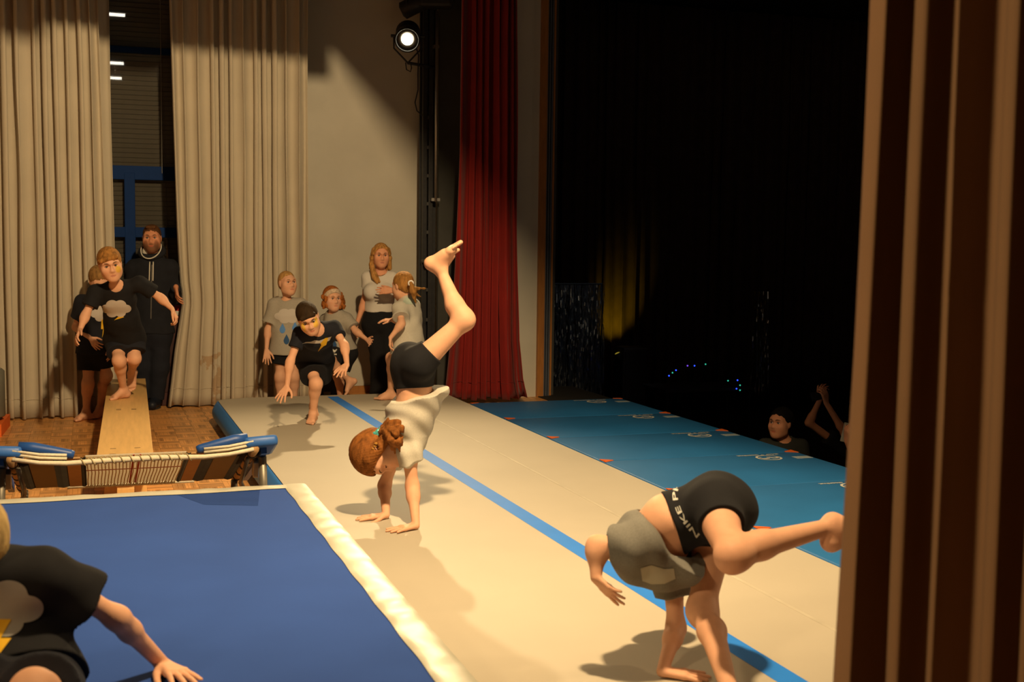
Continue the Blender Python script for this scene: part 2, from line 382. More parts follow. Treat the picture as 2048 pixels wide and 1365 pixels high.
def hair(root, d, material, line=(.30, .16), tilt=.72, nape=-.30, extra=(), h=.006, thick=.045, name='hair', subs=(), sweep=0., lump=.005, jagk=1.):
    """cap that follows the skull, cut at the hairline; extra prims in head units ('c' tuples)"""
    g, M, hh = d['g'], d['M'], d['hh']
    def D(P):
        q = (P-d['hc'].astype(np.float32))@M.T.astype(np.float32)/hh
        return (hh*lump*np.sin(46*np.arctan2(q[..., 0], q[..., 1]+.3*q[..., 2]+.02)+5*q[..., 2])).astype(np.float32)
    cap = [el(g(0, -.055, .135), M, hh*np.array([.325+thick, .42+thick, .37+thick]), .01), el(g(0, -.16, -.08), M, hh*np.array([.285+thick*.6, .30+thick, .30]), .03)]
    n1 = M[1]*tilt-M[2]*math.sqrt(1-tilt*tilt)
    def jag(P):
        q = (P-d['hc'].astype(np.float32))@M.T.astype(np.float32)/hh; x = q[..., 0]; c, s_ = tilt, math.sqrt(1-tilt*tilt)
        a = (q[..., 1]-line[0])*c-(q[..., 2]-line[1])*s_; w_ = jagk*(.022*np.sin(31*x+2)+.016*np.sin(67*x+1.3)+.010*np.sin(133*x))+sweep*x
        b = (nape-q[..., 2])*.95+q[..., 1]*.3+.015*np.sin(55*x)
        return (np.maximum(a+w_, b)*hh*.8).astype(np.float32)
    gr = [(cap, [], 0.)]
    V0, Q0 = None, None
    ex = [rc(g(*a), g(*b), hh*r1, hh*r2, .012) for a, b, r1, r2 in extra]
    def capcut(P): return jag(P)
    if ex: gr.append((ex, [], .012))
    if ex:
        exd = lambda P: np.min([pd(p, P) for p in ex], 0)
        cf = [lambda P: np.minimum(jag(P), exd(P)-hh*.004)]
    else: cf = [jag]
    o, _ = solid_obj(name, root, material, gr, h, disp=D, cutf=cf, subs=[rc(g(s*.40, -.02, -.06), g(s*.34, .0, -.05), hh*.085, hh*.085, .01) for s in (-1, 1)]+list(subs))
    return o
def wrinkle(amp, fr=(28, 33, 24), seed=0.):
    def D(P):
        x, y, z = P[..., 0]*fr[0]+seed, P[..., 1]*fr[1]+seed*2, P[..., 2]*fr[2]
        return (amp*(np.sin(x+1.7*np.sin(z*.7+seed))*np.sin(z*1.1+.9*np.sin(y))+.6*np.sin(y*1.3+z*.8))).astype(np.float32)
    return D
def shirt(root, d, material, t=.014, slv=.55, hem=.02, h=.006, neck=.053, name='t_shirt', flare=.02, wr=.003, slf=.016, low=None, coll=0.):
    """hem: metres below the pelvis joint along the torso (scaled)"""
    J, S = d['J'], d['S']; pel, wai, nb = J['pel'], d['wai'], J['nb']
    dn = nrm(pel-wai); tor = [infl(p, t) for p in d['tor']]
    tor.append(fc(wai, pel+dn*(hem+.03)*S, (.096+flare*.4)*S+t, (.115+flare)*S+t*.6, d['fp'], .80, .05))
    gr = [(tor, [(pel+dn*hem*S, dn)], 0.)]
    for s in 'LR':
        a, b = J['s'+s], J['e'+s]; u = nrm(b-a); L = np.linalg.norm(b-a)
        gr.append(([rc(a, a+u*L*(slv+.15), .037*S+t, .031*S+t+slf*S, .02)], [(a+u*L*slv, u)], .035*S))
    hu_ = nrm(d['hc']-nb)
    return solid_obj(name, root, material, gr, h, disp=wrinkle(wr, seed=pel[0]*7),
                     subs=[rc(nb-hu_*.004*S-d['fc']*.0+d['fc']*.012*S, nb+hu_*.2*S+d['fc']*.02*S, neck*S, neck*S*1.15, .006)])
def shorts(root, d, material, t=.018, frac=.5, top=.5, h=.006, name='shorts', flare=.012, wr=.0025, fracs=None):
    J, S = d['J'], d['S']; pel, wai = J['pel'], d['wai']; up = nrm(wai-pel)
    tor = [infl(d['tor'][0], t), infl(d['tor'][1], t), infl(d['tor'][4], t), infl(d['tor'][5], t)]
    gr = [(tor, [(pel+(wai-pel)*top, up)], 0.)]
    for s in 'LR':
        a, b = J['h'+s], J['k'+s]; L = np.linalg.norm(b-a); u = nrm(b-a); f_ = (fracs or {}).get(s, frac)
        gr.append(([rc(a, a+u*L*(f_+.2), .062*S*d['limb']+t, (.062-.022*(f_+.2))*S*d['limb']+t+flare*S, .02)], [(a+u*L*f_, u)], .03*S))
    return solid_obj(name, root, material, gr, h, disp=wrinkle(wr, seed=pel[1]*5))
def trousers(root, d, material, t=.022, h=.007, top=.6, flare=.02, wr=.003, end=1.):
    J, S = d['J'], d['S']; pel, wai = J['pel'], d['wai']; up = nrm(wai-pel)
    tor = [infl(d['tor'][0], t), infl(d['tor'][1], t), infl(d['tor'][4], t), infl(d['tor'][5], t)]
    gr = [(tor, [(pel+(wai-pel)*top, up)], 0.)]
    for s in 'LR':
        a, b, c = J['h'+s], J['k'+s], J['a'+s]; u = nrm(c-b)
        gr.append(([rc(a, b, .062*S+t, .044*S+t, .02), rc(b, c+u*.05*S, .044*S+t, .036*S+t+flare*S, .03)], [(b+(c-b)*end, u)], .03*S))
    return solid_obj('trousers', root, material, gr, h, disp=wrinkle(wr, seed=pel[1]*3))
def decal(root, garment, data, poly, origin, ax, ay, aim, material, name='print', off=.0025, rings=7, dist=.5, sub=3, lab=None):
    """flat print on cloth: a star-shaped outline (plane coords) laid onto the garment along -aim"""
    bvh = BVHTree.FromPolygons([Vector(v) for v in data[0]], [tuple(q) for q in data[1].tolist()])
    aim = nrm(np.array([0, 0, CAMH])-origin); ax = nrm(ax-aim*(aim@nrm(ax))) ; ay = nrm(np.cross(aim, ax)) if abs(np.cross(aim, ax)@nrm(ay)) > .7 else nrm(ay)
    poly = np.array(poly, float)
    pts = []
    for i in range(len(poly)):
        a, b = poly[i], poly[(i+1) % len(poly)]
        for k in range(sub): pts.append(a+(b-a)*k/sub)
    pts = np.array(pts); cen = poly.mean(0); n = len(pts); P = [cen]
    for r in range(1, rings+1): P += list(cen+(pts-cen)*r/rings)
    out = []; last = None
    for p in P:
        o = Vector(origin+ax*p[0]+ay*p[1]+aim*dist); loc, nn, _, _ = bvh.ray_cast(o, Vector(-aim))
        if loc is None: loc = Vector(last) if last is not None else o-Vector(aim)*dist
        else: last = loc
        out.append(np.array(loc)+(np.array(aim) if nn is None else np.array(nn)*.5+aim*.5)*off)
    Fs = [(0, 1+k, 1+(k+1) % n) for k in range(n)]
    for r in range(1, rings):
        a, b = 1+(r-1)*n, 1+r*n
        for k in range(n): k2 = (k+1) % n; Fs += [(a+k, b+k, b+k2), (a+k, b+k2, a+k2)]
    me = bpy.data.meshes.new(name); me.from_pydata([tuple(p-np.array(root.location)) for p in out], [], Fs); me.update()
    o = link(name, me, material, garment, True)
    if lab: o['label'] = lab
    return o
def lay_mesh(root, garment, data, me, origin, ax, ay, aim, material, name, off=.002, dist=.5, wrapf=None):
    """flat lettering (mesh in xy) laid onto a garment"""
    bvh = BVHTree.FromPolygons([Vector(v) for v in data[0]], [tuple(q) for q in data[1].tolist()])
    ax, ay, aim = nrm(ax), nrm(ay), nrm(aim)
    for v in me.vertices:
        o = Vector(origin+ax*v.co.x+ay*v.co.y+aim*dist); loc, nn, _, _ = bvh.ray_cast(o, Vector(-aim))
        if loc is None: loc = o-Vector(aim)*dist; nn = Vector(aim)
        v.co = loc+(nn*.6+Vector(aim)*.4)*off-root.location
    return link(name, me, material, garment)
def text_mesh(txt, size=1., sub=0, align='CENTER', bold=0.):
    cu = bpy.data.curves.new('lettering', 'FONT'); cu.body = txt; cu.size = size; cu.align_x = align; cu.align_y = 'CENTER'; cu.offset = bold
    o = bpy.data.objects.new('lettering', cu); C.objects.link(o); dg = bpy.context.evaluated_depsgraph_get()
    me = bpy.data.meshes.new_from_object(o.evaluated_get(dg)); bpy.data.objects.remove(o)
    if sub:
        bm = bmesh.new(); bm.from_mesh(me); bmesh.ops.triangulate(bm, faces=bm.faces[:])
        for _ in range(sub): bmesh.ops.subdivide_edges(bm, edges=[e for e in bm.edges if e.calc_length() > size*.12], cuts=1)
        bmesh.ops.triangulate(bm, faces=bm.faces[:]); bm.to_mesh(me); bm.free()
    me.materials.clear(); return me
def cloud_poly(w, h):
    cs = [(-.62, -.05, .36), (-.25, .28, .40), (.28, .30, .38), (.66, -.02, .34), (.30, -.38, .34), (-.25, -.40, .36)]
    out = []
    for k in range(72):
        a = 2*math.pi*k/72; dx, dy = math.cos(a), math.sin(a); best = .3
        for cx, cy, r in cs:
            b = dx*cx+dy*cy; q = b*b-(cx*cx+cy*cy-r*r)
            if q > 0: best = max(best, b+math.sqrt(q))
        out.append((dx*best*w/2, dy*best*h*.62))
    return out
def drop_poly(w, h):
    return [(w/2*math.sin(2*math.pi*k/28)*(1 if math.cos(2*math.pi*k/28) < 0 else (1-math.cos(2*math.pi*k/28))**.7), h/2*(math.cos(2*math.pi*k/28) if math.cos(2*math.pi*k/28) < 0 else math.cos(2*math.pi*k/28)*1.5)) for k in range(28)]
BOLT = [(-.35, .5), (.35, .5), (.08, .08), (.42, .08), (-.25, -.62), (-.02, -.08), (-.42, -.08)]
def bolt_poly(w, h): return [(x*w, y*h) for x, y in BOLT]
# ------------------------------------------------------------------ colours
M_WALL = mat('painted_plaster', (.50, .47, .40), .85, .07, 2.5, .12, 90)
M_CUR = mat('curtain_cloth', (.50, .44, .34), .85, .06, 3, .25, 260, sheen=.15)
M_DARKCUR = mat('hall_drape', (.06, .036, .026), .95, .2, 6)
M_BLACK = mat('black_metal', (.018, .018, .02), .5, .3, 30)
M_FLAT = mat('black_flat', (.05, .05, .045), .8, .2, 4)
M_STEEL = mat('bare_steel', (.45, .44, .42), .35, .1, 30, metal=.9)
M_BLUEF = mat('blue_window_paint', (.006, .030, .13), .6, .08, 20, spec=.08)
M_SLAT = mat('shutter_slat', (.11, .10, .08), .55, .08, 20)
M_TRIM = mat('varnished_trim', (.34, .14, .035), .45, .15, 12, stretch=(4, 4, .6))
M_ROOM = mat('dark_room_paint', (.17, .145, .115), .9, .05)
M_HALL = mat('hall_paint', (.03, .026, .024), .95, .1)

# ------------------------------------------------------------------ setting
structure(uvbox('wall_left', -5.2, -5., -2.6, 12.8, 0, 4.8, M_WALL))
structure(uvbox('wall_front', -5.2, 5., -2.8, -2.6, 0, 4.8, M_ROOM))
structure(uvbox('ceiling', -5.2, 5.2, -2.8, 14, 4.8, 4.95, M_ROOM))
structure(uvbox('shade_border_1', -5., 1.96, 8.55, 8.62, 3.86, 4.8, M_FLAT))       # unseen black border, added across the stage to shade the curtain tops
structure(uvbox('shade_border_2', 1.98, 2.04, 2.5, 9.6, 4.01, 4.8, M_FLAT))      # unseen border beside it, placed to cast the slanting shade on the wall
W0u, W1u, WV = -1.2, 1.62, 12.45
structure(uvbox('wall_back', W1u, 4.4, 12.6, 12.8, 0, 4.8, M_WALL))
structure(uvbox('wall_back', -5.2, W0u, 12.6, 12.8, 0, 4.8, M_WALL))
structure(uvbox('wall_back', W0u, W1u, 12.62, 12.8, 0, .55, M_WALL))
structure(uvbox('baseboard_back', W1u, 3.7, 12.572, 12.6, 0, .075, M_TRIM))
# proscenium pillar: painted face, varnished edge, grooved metal guide
structure(uvbox('wall_right', 3.72, 4.35, 11.86, 12.6, 0, 4.8, M_WALL))
structure(uvbox('trim_3', 4.35, 4.42, 11.82, 12.6, 0, 4.8, M_TRIM))
gd = structure(uvbox('trim_4', 4.42, 4.50, 11.90, 12.6, 0, 4.8, mat('guide_back', (.02, .022, .028), .5)))
for i in range(3):
    o = uvbox('guide_rail', 4.423+.026*i, 4.437+.026*i, 11.84, 11.90, 0, 4.8, mat('grey_blue_metal', (.11, .125, .16), .4, .1, metal=.3)); o.parent = gd; o.matrix_parent_inverse = Matrix.Identity(4)
    o.location = (4.430+.026*i-4.46, 11.87-12.25, 0); o.rotation_euler = (0, 0, 0)
structure(uvbox('trim_5', 4.50, 4.52, 11.86, 12.6, 0, 4.8, M_TRIM))
structure(uvbox('wall_right', 4.52, 4.56, 11.9, 12.6, -1, 4.8, M_FLAT))
structure(uvbox('trim_6', 4.36, 5.045, 11.115, 12.6, -.012, .008, mat('black_floor_strip', (.012, .011, .010), .9)))  # thin black strip over the floor beyond the mats
structure(uvbox('wall_right', 4.7, 5.0, -2.6, 1.2, 0, 4.8, M_ROOM))
# the floor: mosaic parquet, every block in view a piece of its own
M_SUB = mat('parquet_joint', (.16, .065, .02), .6, .1)
fl = structure(uvbox('floor', -5., 5.04, -2.6, 12.6, -.9, -.012, M_SUB))
def parquet_mat(turn):
    m = mat('parquet_oak_%s' % ('along' if turn else 'across'), (.60, .29, .09), .38, .22, 3, .05, 60, spec=.35)
    nt = m.node_tree
    if 'strip' in nt.nodes: return m
    N, L = nt.nodes, nt.links; b = N['Principled BSDF']
    tc = N.new('ShaderNodeTexCoord'); sp = N.new('ShaderNodeSeparateXYZ'); L.new(tc.outputs['Object'], sp.inputs[0])
    mm = N.new('ShaderNodeMath'); mm.operation = 'MULTIPLY'; mm.inputs[1].default_value = 1/.032; mm.name = 'strip'; L.new(sp.outputs[0 if turn else 1], mm.inputs[0])
    f2 = N.new('ShaderNodeMath'); f2.operation = 'FLOOR'; L.new(mm.outputs[0], f2.inputs[0])
    oi = N.new('ShaderNodeObjectInfo'); ad = N.new('ShaderNodeMath'); ad.operation = 'ADD'; L.new(f2.outputs[0], ad.inputs[0])
    m3 = N.new('ShaderNodeMath'); m3.operation = 'MULTIPLY'; m3.inputs[1].default_value = 97.; L.new(oi.outputs['Random'], m3.inputs[0]); L.new(m3.outputs[0], ad.inputs[1])
    wn = N.new('ShaderNodeTexWhiteNoise'); wn.noise_dimensions = '1D'; L.new(ad.outputs[0], wn.inputs['W'])
    mr = N.new('ShaderNodeMapRange'); mr.inputs[3].default_value = .66; mr.inputs[4].default_value = 1.3; L.new(wn.outputs[0], mr.inputs[0])
    old = b.inputs['Base Color'].links[0].from_socket
    mx = N.new('ShaderNodeMix'); mx.data_type = 'RGBA'; mx.blend_type = 'MULTIPLY'; mx.inputs[0].default_value = 1
    L.new(old, mx.inputs[6]); L.new(mr.outputs[0], mx.inputs[7]); L.new(mx.outputs[2], b.inputs['Base Color']); return m
PB = .16
def block_me(turn):
    mb = MB()
    for i in range(5):
        a = -PB/2+(i+.5)*PB/5
        mb.box((a, 0, .006) if turn else (0, a, .006), (PB/5-.0012, PB-.0015, .012) if turn else (PB-.0015, PB/5-.0012, .012))
    bmesh.ops.delete(mb.bm, geom=[f for f in mb.bm.faces if f.normal.z < -.5], context='FACES')
    me = bpy.data.meshes.new('parquet_block'); mb.bm.to_mesh(me); mb.bm.free(); me.materials.append(parquet_mat(turn)); return me
BL = [block_me(0), block_me(1)]
fc_ = np.array(touv(fl.location)); cells = []
for iu in range(-9, 8):
    for iv in range(40, 78):
        u, v = (iu+.5)*PB, (iv+.5)*PB; p = UV(u, v)
        if u > .98: continue
        cells.append((v, u, (iu+iv) % 2))
cells.sort(); seen = 0; rest = [[], []]
for v, u, t in cells:
    vis = v > 7.0 and u > -1.15 and v < 12.0
    if vis and seen < 300:
        o = bpy.data.objects.new('parquet_block', BL[t]); C.objects.link(o); o.parent = fl; o.location = (u-fc_[0], v-fc_[1], -.012-fc_[2]); seen += 1
    else: rest[t].append((u, v))
def blocks_stuff(lst, t):
    src = np.array([x.co[:] for x in BL[t].vertices]); fs = [list(p.vertices) for p in BL[t].polygons]; n = len(src); V = []; Fs = []
    for i, (u, v) in enumerate(lst):
        V += list(src+np.array([u-fc_[0], v-fc_[1], -.012-fc_[2]])); Fs += [[a+i*n for a in f] for f in fs]
    me = bpy.data.meshes.new('parquet_blocks'); me.from_pydata([tuple(x) for x in V], [], Fs); me.update()
    o = link('parquet_blocks', me, parquet_mat(t), fl); o['kind'] = 'stuff'
far = [(iu, iv) for iu in range(-31, 31) for iv in range(-16, 79) if not (-9 <= iu < 8 and 40 <= iv < 78 and (iu+.5)*PB <= .98)]
for iu, iv in far: rest[(iu+iv) % 2].append(((iu+.5)*PB, (iv+.5)*PB))
for t in (0, 1): blocks_stuff(rest[t], t)

# window behind the gap in the curtains: blue frame, roller shutter slats outside, glass
wn = thing('window_1', UV((W0u+W1u)/2, 12.62, 0), None, None, None, TH); wn['kind'] = 'structure'
def wl(u): return u-(W0u+W1u)/2
uz = lambda px, py, v: (lambda q: (q[0], q[2]))(touv(onv(px, py, v)))
zA = uz(285, 346, 12.6)[1]; zB = uz(285, 465, 12.6)[1]; uM = uz(260, 420, 12.6)[0]; zT = uz(285, 100, 12.6)[1]
M_ = MB()
for z, hgt in ((zA, .135), (zB, .10), (.6, .12), (zT, .06), (4.7, .12)): M_.box((wl((W0u+W1u)/2), .03, z), (W1u-W0u, .07, hgt), None, .006)
for u in (W0u+.04, W1u-.04): M_.box((wl(u), .03, 2.6), (.08, .07, 4.2), None, .006)
M_.build('window_frame', M_BLUEF, wn)
MB().box((wl(uM), .025, (zA+.55)/2), (.10, .07, zA-.55), None, .006).build('mullion', M_BLUEF, wn)
sl = MB(); sl.box((0, 0, 0), (W1u-W0u, .012, .043), Matrix.Rotation(.35, 3, 'X')); sme = sl.build('slat', M_SLAT, wn); sme.location = (0, .12, .62)
nS = int((4.6-.62)/.047)
for i in range(1, nS):
    o = sme.copy(); C.objects.link(o); o.parent = wn; o.location = (0, .12, .62+.047*i)
gm = bpy.data.materials.new('window_glass'); gm.use_nodes = True
nt = gm.node_tree; nt.nodes.remove(nt.nodes['Principled BSDF']); gl = nt.nodes.new('ShaderNodeBsdfGlossy'); gl.inputs['Roughness'].default_value = .02
tr = nt.nodes.new('ShaderNodeBsdfTransparent'); mxs = nt.nodes.new('ShaderNodeMixShader'); mxs.inputs[0].default_value = .09
nt.links.new(tr.outputs[0], mxs.inputs[1]); nt.links.new(gl.outputs[0], mxs.inputs[2]); nt.links.new(mxs.outputs[0], nt.nodes['Material Output'].inputs[0])
MB().box((0, .03, (zA+4.7)/2), (W1u-W0u-.1, .008, 4.7-zA-.1)).build('pane', gm, wn)
MB().box((0, .03, (zA+.6)/2), (W1u-W0u-.1, .008, zA-.7)).build('pane', gm, wn)
MB().box((0, .2, 2.6), (W1u-W0u+.4, .02, 4.4)).build('shutter_backing', mat('night_outside', (.004, .004, .005), .9), wn)
MB().tube([(wl(uz(322, 100, 12.55)[0]), -.03, zA), (wl(uz(322, 100, 12.55)[0]), -.03, 4.7)], .003, 6).build('shutter_cord', mat('cord_grey', (.3, .29, .25), .8), wn)

# ------------------------------------------------------------------ curtains
def interp(tab, z): return float(np.interp(z, [a for a, b in tab], [b for a, b in tab]))
def curtain(name, A, B, z0, z1, folds, amp, seed, material, label, left=None, right=None, cols=12, rows=30, group=None, sharp=.35, grow=0., hem=True, cat='curtain', wob=.25, hang=0.):
    rg = np.random.default_rng(seed); n = folds*cols+1; s = np.linspace(0, 1, n)
    fr = np.interp(s, np.linspace(0, 1, folds+2), rg.uniform(.6, 1.55, folds+2)); ph = np.cumsum(fr); ph = (ph-ph[0])/(ph[-1]-ph[0])*folds*2*math.pi
    am = np.interp(s, np.linspace(0, 1, folds+2), rg.uniform(.55, 1.25, folds+2))
    A, B = np.array(A), np.array(B); t = (B-A)/np.linalg.norm(B-A); nr = np.array([t[1], -t[0]]); zz = np.linspace(0, 1, rows)
    PT = np.zeros((rows, n, 3)); o = UV(*A, 0)
    ph2 = rg.uniform(0, 6, folds+2); ph2 = np.interp(s, np.linspace(0, 1, folds+2), ph2)
    for i, q in enumerate(zz):
        z = z0+(z1-z0)*q
        p = ph+wob*np.sin(z*1.3+ph2)+.15*np.sin(z*3.1+ph2*2)
        k = am*amp*(1+grow*(1-q))
        d = k*(np.sin(p)+sharp*np.sin(2*p+.6)); tang = k*.75*np.cos(p)
        L = np.linalg.norm(B-A); x = s*L+tang*(np.minimum(1, 8*s*(1-s)+.15))
        if left: x = x+interp(left, z)*(1-s)**4
        if right: x = x+interp(right, z)*s**4
        uvp = A[None]+x[:, None]*t[None]+d[:, None]*nr[None]
        zb = z+(hang*(.5+.5*np.sin(p*.5+seed))+.008*np.sin(p*.31))*(1-q)**6
        PT[i, :, 0] = uvp[:, 0]*CT-uvp[:, 1]*ST-o[0]; PT[i, :, 1] = uvp[:, 0]*ST+uvp[:, 1]*CT-o[1]; PT[i, :, 2] = zb
    me = grid_mesh(name, PT); ob = link(name, me, material, None, True); ob.location = o
    m = ob.modifiers.new('cloth_thickness', 'SOLIDIFY'); m.thickness = .003; m.offset = 0
    tag(ob, label, cat, group)
    if hem:     # stitched hem, a raised line a hand above the floor
        i = max(1, int(round(.15/(z1-z0)*(rows-1)))); q = (.16)/(z1-z0)*(rows-1); i = int(q); f = q-i
        P = PT[i]*(1-f)+PT[i+1]*f
        MB().tube([Vector(p)+Vector((*(nr[0]*RA[:2]+nr[1]*BA[:2]), 0))*.003 for p in P[::2]], .0035, 4).build('hem_stitching', material, ob)
    return ob
def edge(pxs, v, u0): return sorted([(uz(px, py, v)[1], uz(px, py, v)[0]-u0) for px, py in pxs])
v1 = 11.42; uL0 = uz(-110, 500, v1)[0]; uL1 = uz(212, 500, v1)[0]
curtain('window_curtain', (uL0, v1-.04), (uL1, v1), .015, 4.6, 12, .055, 11, M_CUR, 'beige curtain on the left, drawn to the left of the window gap',
        right=edge([(193, 0), (203, 250), (212, 500), (222, 835)], v1, uL1), rows=34, cols=18, sharp=.18)
v2 = 11.78; ub0 = uz(200, 300, v2)[0]; ub1 = uz(226, 500, v2)[0]
curtain('window_curtain', (ub0-.12, v2), (ub1, v2+.02), .015, 4.6, 2, .03, 5, M_CUR, 'narrow strip of beige curtain hanging behind the left curtain beside the window',
        right=edge([(217, 0), (222, 250), (229, 500), (236, 830)], v2, ub1), cols=16)
M_STAIN = mat('curtain_cloth_stained', (.50, .44, .34), .85, .06, 3, .25, 260, sheen=.15)
def stain(m, cs, col):
    nt = m.node_tree; N, L = nt.nodes, nt.links; b = N['Principled BSDF']; tc = N.new('ShaderNodeTexCoord'); cur = b.inputs['Base Color'].links[0].from_socket
    nz = N.new('ShaderNodeTexNoise'); nz.inputs['Scale'].default_value = 14; nz.inputs['Detail'].default_value = 6; L.new(tc.outputs['Object'], nz.inputs['Vector'])
    for c, r in cs:
        mp = N.new('ShaderNodeMapping'); mp.vector_type = 'POINT'; mp.inputs['Scale'].default_value = [1/x for x in r]; mp.inputs['Location'].default_value = [-a/x for a, x in zip(c, r)]; L.new(tc.outputs['Object'], mp.inputs['Vector'])
        ln = N.new('ShaderNodeVectorMath'); ln.operation = 'LENGTH'; L.new(mp.outputs[0], ln.inputs[0])
        ad = N.new('ShaderNodeMath'); ad.operation = 'MULTIPLY_ADD'; ad.inputs[1].default_value = 2.6; L.new(nz.outputs[0], ad.inputs[0]); L.new(ln.outputs['Value'], ad.inputs[2])
        mr = N.new('ShaderNodeMapRange'); mr.inputs[1].default_value = 1.72; mr.inputs[2].default_value = 1.92; mr.inputs[3].default_value = .55; mr.inputs[4].default_value = 0.; L.new(ad.outputs[0], mr.inputs[0])
        mx = N.new('ShaderNodeMix'); mx.data_type = 'RGBA'; L.new(mr.outputs[0], mx.inputs[0]); L.new(cur, mx.inputs[6]); mx.inputs[7].default_value = (*col, 1); cur = mx.outputs[2]
    L.new(cur, b.inputs['Base Color'])
v3 = 11.86; ur0 = uz(352, 450, v3)[0]; ur1 = uz(616, 400, v3+.1)[0]
curtain('window_curtain', (ur0, v3), (ur1, v3+.12), .015, 4.6, 12, .050, 23, M_STAIN, 'wide beige curtain with brown stains, its left edge held by the man',
        left=edge([(337, 0), (345, 250), (352, 450), (358, 560), (364, 600), (358, 640), (348, 700), (334, 818)], v3, ur0), rows=44, cols=18, sharp=.18)
oS = UV(ur0, v3); stain(M_STAIN, [(onv(414, 724, v3+.03)-oS, (.09, .5, .09)), (onv(436, 765, v3+.03)-oS, (.07, .5, .24)), (onv(432, 712, v3+.03)-oS, (.06, .5, .04))], (.34, .18, .06))
# grey-black flat beside the lighting tower
tu0 = uz(876, 400, 12.3)[0]; tu1 = uz(925, 400, 12.3)[0]
tag(uvbox('stage_flat', tu0, 3.69, 12.28, 12.34, 0, 4.7, M_FLAT), 'tall dark grey stage flat standing between the lighting tower and the red curtain', 'panel')
# red velvet curtain
M_RED = mat('red_velvet', (.20, .006, .003), .8, .12, 5, .2, 200, sheen=.15)
rv = 11.35; ru0 = uz(921, 400, rv)[0]; ru1 = uz(1030, 400, rv)[0]
rl = edge([(922, 0), (918, 300), (908, 560), (900, 690), (888, 800)], rv, ru0); rr = edge([(1028, 0), (1030, 400), (1033, 680), (1040, 760), (1050, 803)], rv, ru1)
curtain('stage_curtain', (ru0, rv), (ru1, rv-.05), .065, 4.75, 7, .050, 3, M_RED, 'red velvet curtain bunched on the blue mats beside the pillar', left=rl, right=rr, rows=50, cols=18, sharp=.5, grow=.35, wob=.35)
# brown curtain in the near right wing
M_BR = mat('brown_wing_cloth', (.36, .21, .11), .85, .06, 4, .2, 300, sheen=.1)
na = onv(1724, 300, 1.35); nu = touv(at(1716, 300, 2.25)); nb_ = touv(at(2240, 300, 2.32))
curtain('stage_curtain', nu[:2], nb_[:2], .02, 3.6, 6, .036, 40, M_BR, 'brown curtain of the near wing along the right edge of the picture',
        left=[(.2, -.03), (.8, -.015), (1.4, 0), (2.04, .008), (3., .01)], rows=40, cols=32, sharp=.15, wob=.06, hem=False)

# ------------------------------------------------------------------ lighting tower with lantern
tv = 12.2; t0 = uz(845, 300, tv)[0]; t1 = uz(874, 300, tv)[0]; tw_ = t1-t0
tower = root_uv('lighting_tower', (t0+t1)/2, tv, 0, 'black ladder-like lighting tower standing in the corner beside the red curtain', 'tower')
for x in (-tw_/2+.02, tw_/2-.07): MB().box((x, 0, 2.3), (.045, .05, 4.6), None, .004).build('upright', M_BLACK, tower)
MB().box((.0, .09, 2.3), (tw_+.02, .03, 4.6)).build('back_plate', M_BLACK, tower)
ry = [(y, uz(855, y, tv)[1]) for y in (235, 295, 352, 408, 465, 521, 580, 640)]
rm = None
for y, z in ry:
    if rm is None: rm = MB().box((-.03, 0, 0), (tw_-.09, .035, .035), None, .004).build('rung', mat('dark_grey_metal', (.05, .05, .05), .45, .1), tower)
    else: rm = rm.copy(); C.objects.link(rm); rm.parent = tower
    rm.location.z = z
zt, zb = uz(868, 25, tv)[1], uz(868, 404, tv)[1]
sp_ = MB().tube([(tw_/2-.035, -.09, zb), (tw_/2-.035, -.09, zt)], .016, 10).build('pipe', M_STEEL, tower, True); sp_['label'] = 'bare steel pipe clipped along the tower'
MB().box((tw_/2-.035, -.05, zb+.02), (.09, .09, .03)).build('pipe_clamp', M_STEEL, tower)
MB().box((tw_/2-.035, -.05, zt-.35), (.05, .09, .03)).build('pipe_clamp', M_STEEL, tower)
pz = uz(845, 522, tv); pg = MB().tube([(-tw_/2-.0, -.03, pz[1]), (-tw_/2-.0, -.20, pz[1])], .018, 10).build('peg', mat('dark_grey_metal', (.05, .05, .05)), tower)
MB().ball((-tw_/2, -.20, pz[1]), .03, 10, (1, .5, 1)).build('peg_cap', mat('yellow_plastic', (.55, .42, .02), .5), pg, True)
# lantern
lc = onv(815, 75, 11.95)
lan = thing('stage_spotlight', lc, 'lit black theatre lantern clamped to the tower high in the corner', 'spotlight')
aim = nrm(at(700, 1250, 4.5)-lc); Mq = Vector(aim).to_track_quat('Z', 'Y').to_matrix().to_4x4()
MB().lathe([(.02, -.24), (.10, -.22), (.115, -.16), (.115, .02), (.125, .03), (.125, .10), (.112, .11), (.108, .10), (.108, .03)], Mq, 28).build('housing', mat('lantern_grey', (.025, .027, .035), .4, .2, 30, metal=.4), lan, True)
MB().lathe([(.06, .05), (.107, .085), (.107, .075), (.06, .04)], Mq, 28).build('reflector', mat('lantern_reflector', (.05, .045, .04), .35, .1, metal=.6), lan, True)
fin = MB()
for k in range(5): fin.lathe([(.112, -.20+.03*k), (.122, -.20+.03*k), (.122, -.192+.03*k), (.112, -.192+.03*k)], Mq, 24)
fin.build('cooling_fins', mat('lantern_grey', (.02, .02, .02)), lan)
MB().lathe([(.0, .075), (.03, .083), (.058, .070), (.058, .055), (.0, .05)], Mq, 28).build('lens', mat('glowing_lens', (1, .9, .7), .2, 0, emit=((1., .86, .55), 16.)), lan, True)
yk = MB()
for s in (-1, 1): yk.tube([Mq @ Vector((s*.135, 0, -.05)), Mq @ Vector((s*.135, 0, -.05))+Vector((0, 0, -.12)), Vector((0, .05, -.24))], .009, 6)
yk.build('yoke', M_BLACK, lan)
for s in (-1, 1): MB().tube([Mq @ Vector((s*.118, 0, -.05)), Mq @ Vector((s*.165, 0, -.05))], .016, 8).build('knob', M_BLACK, lan)
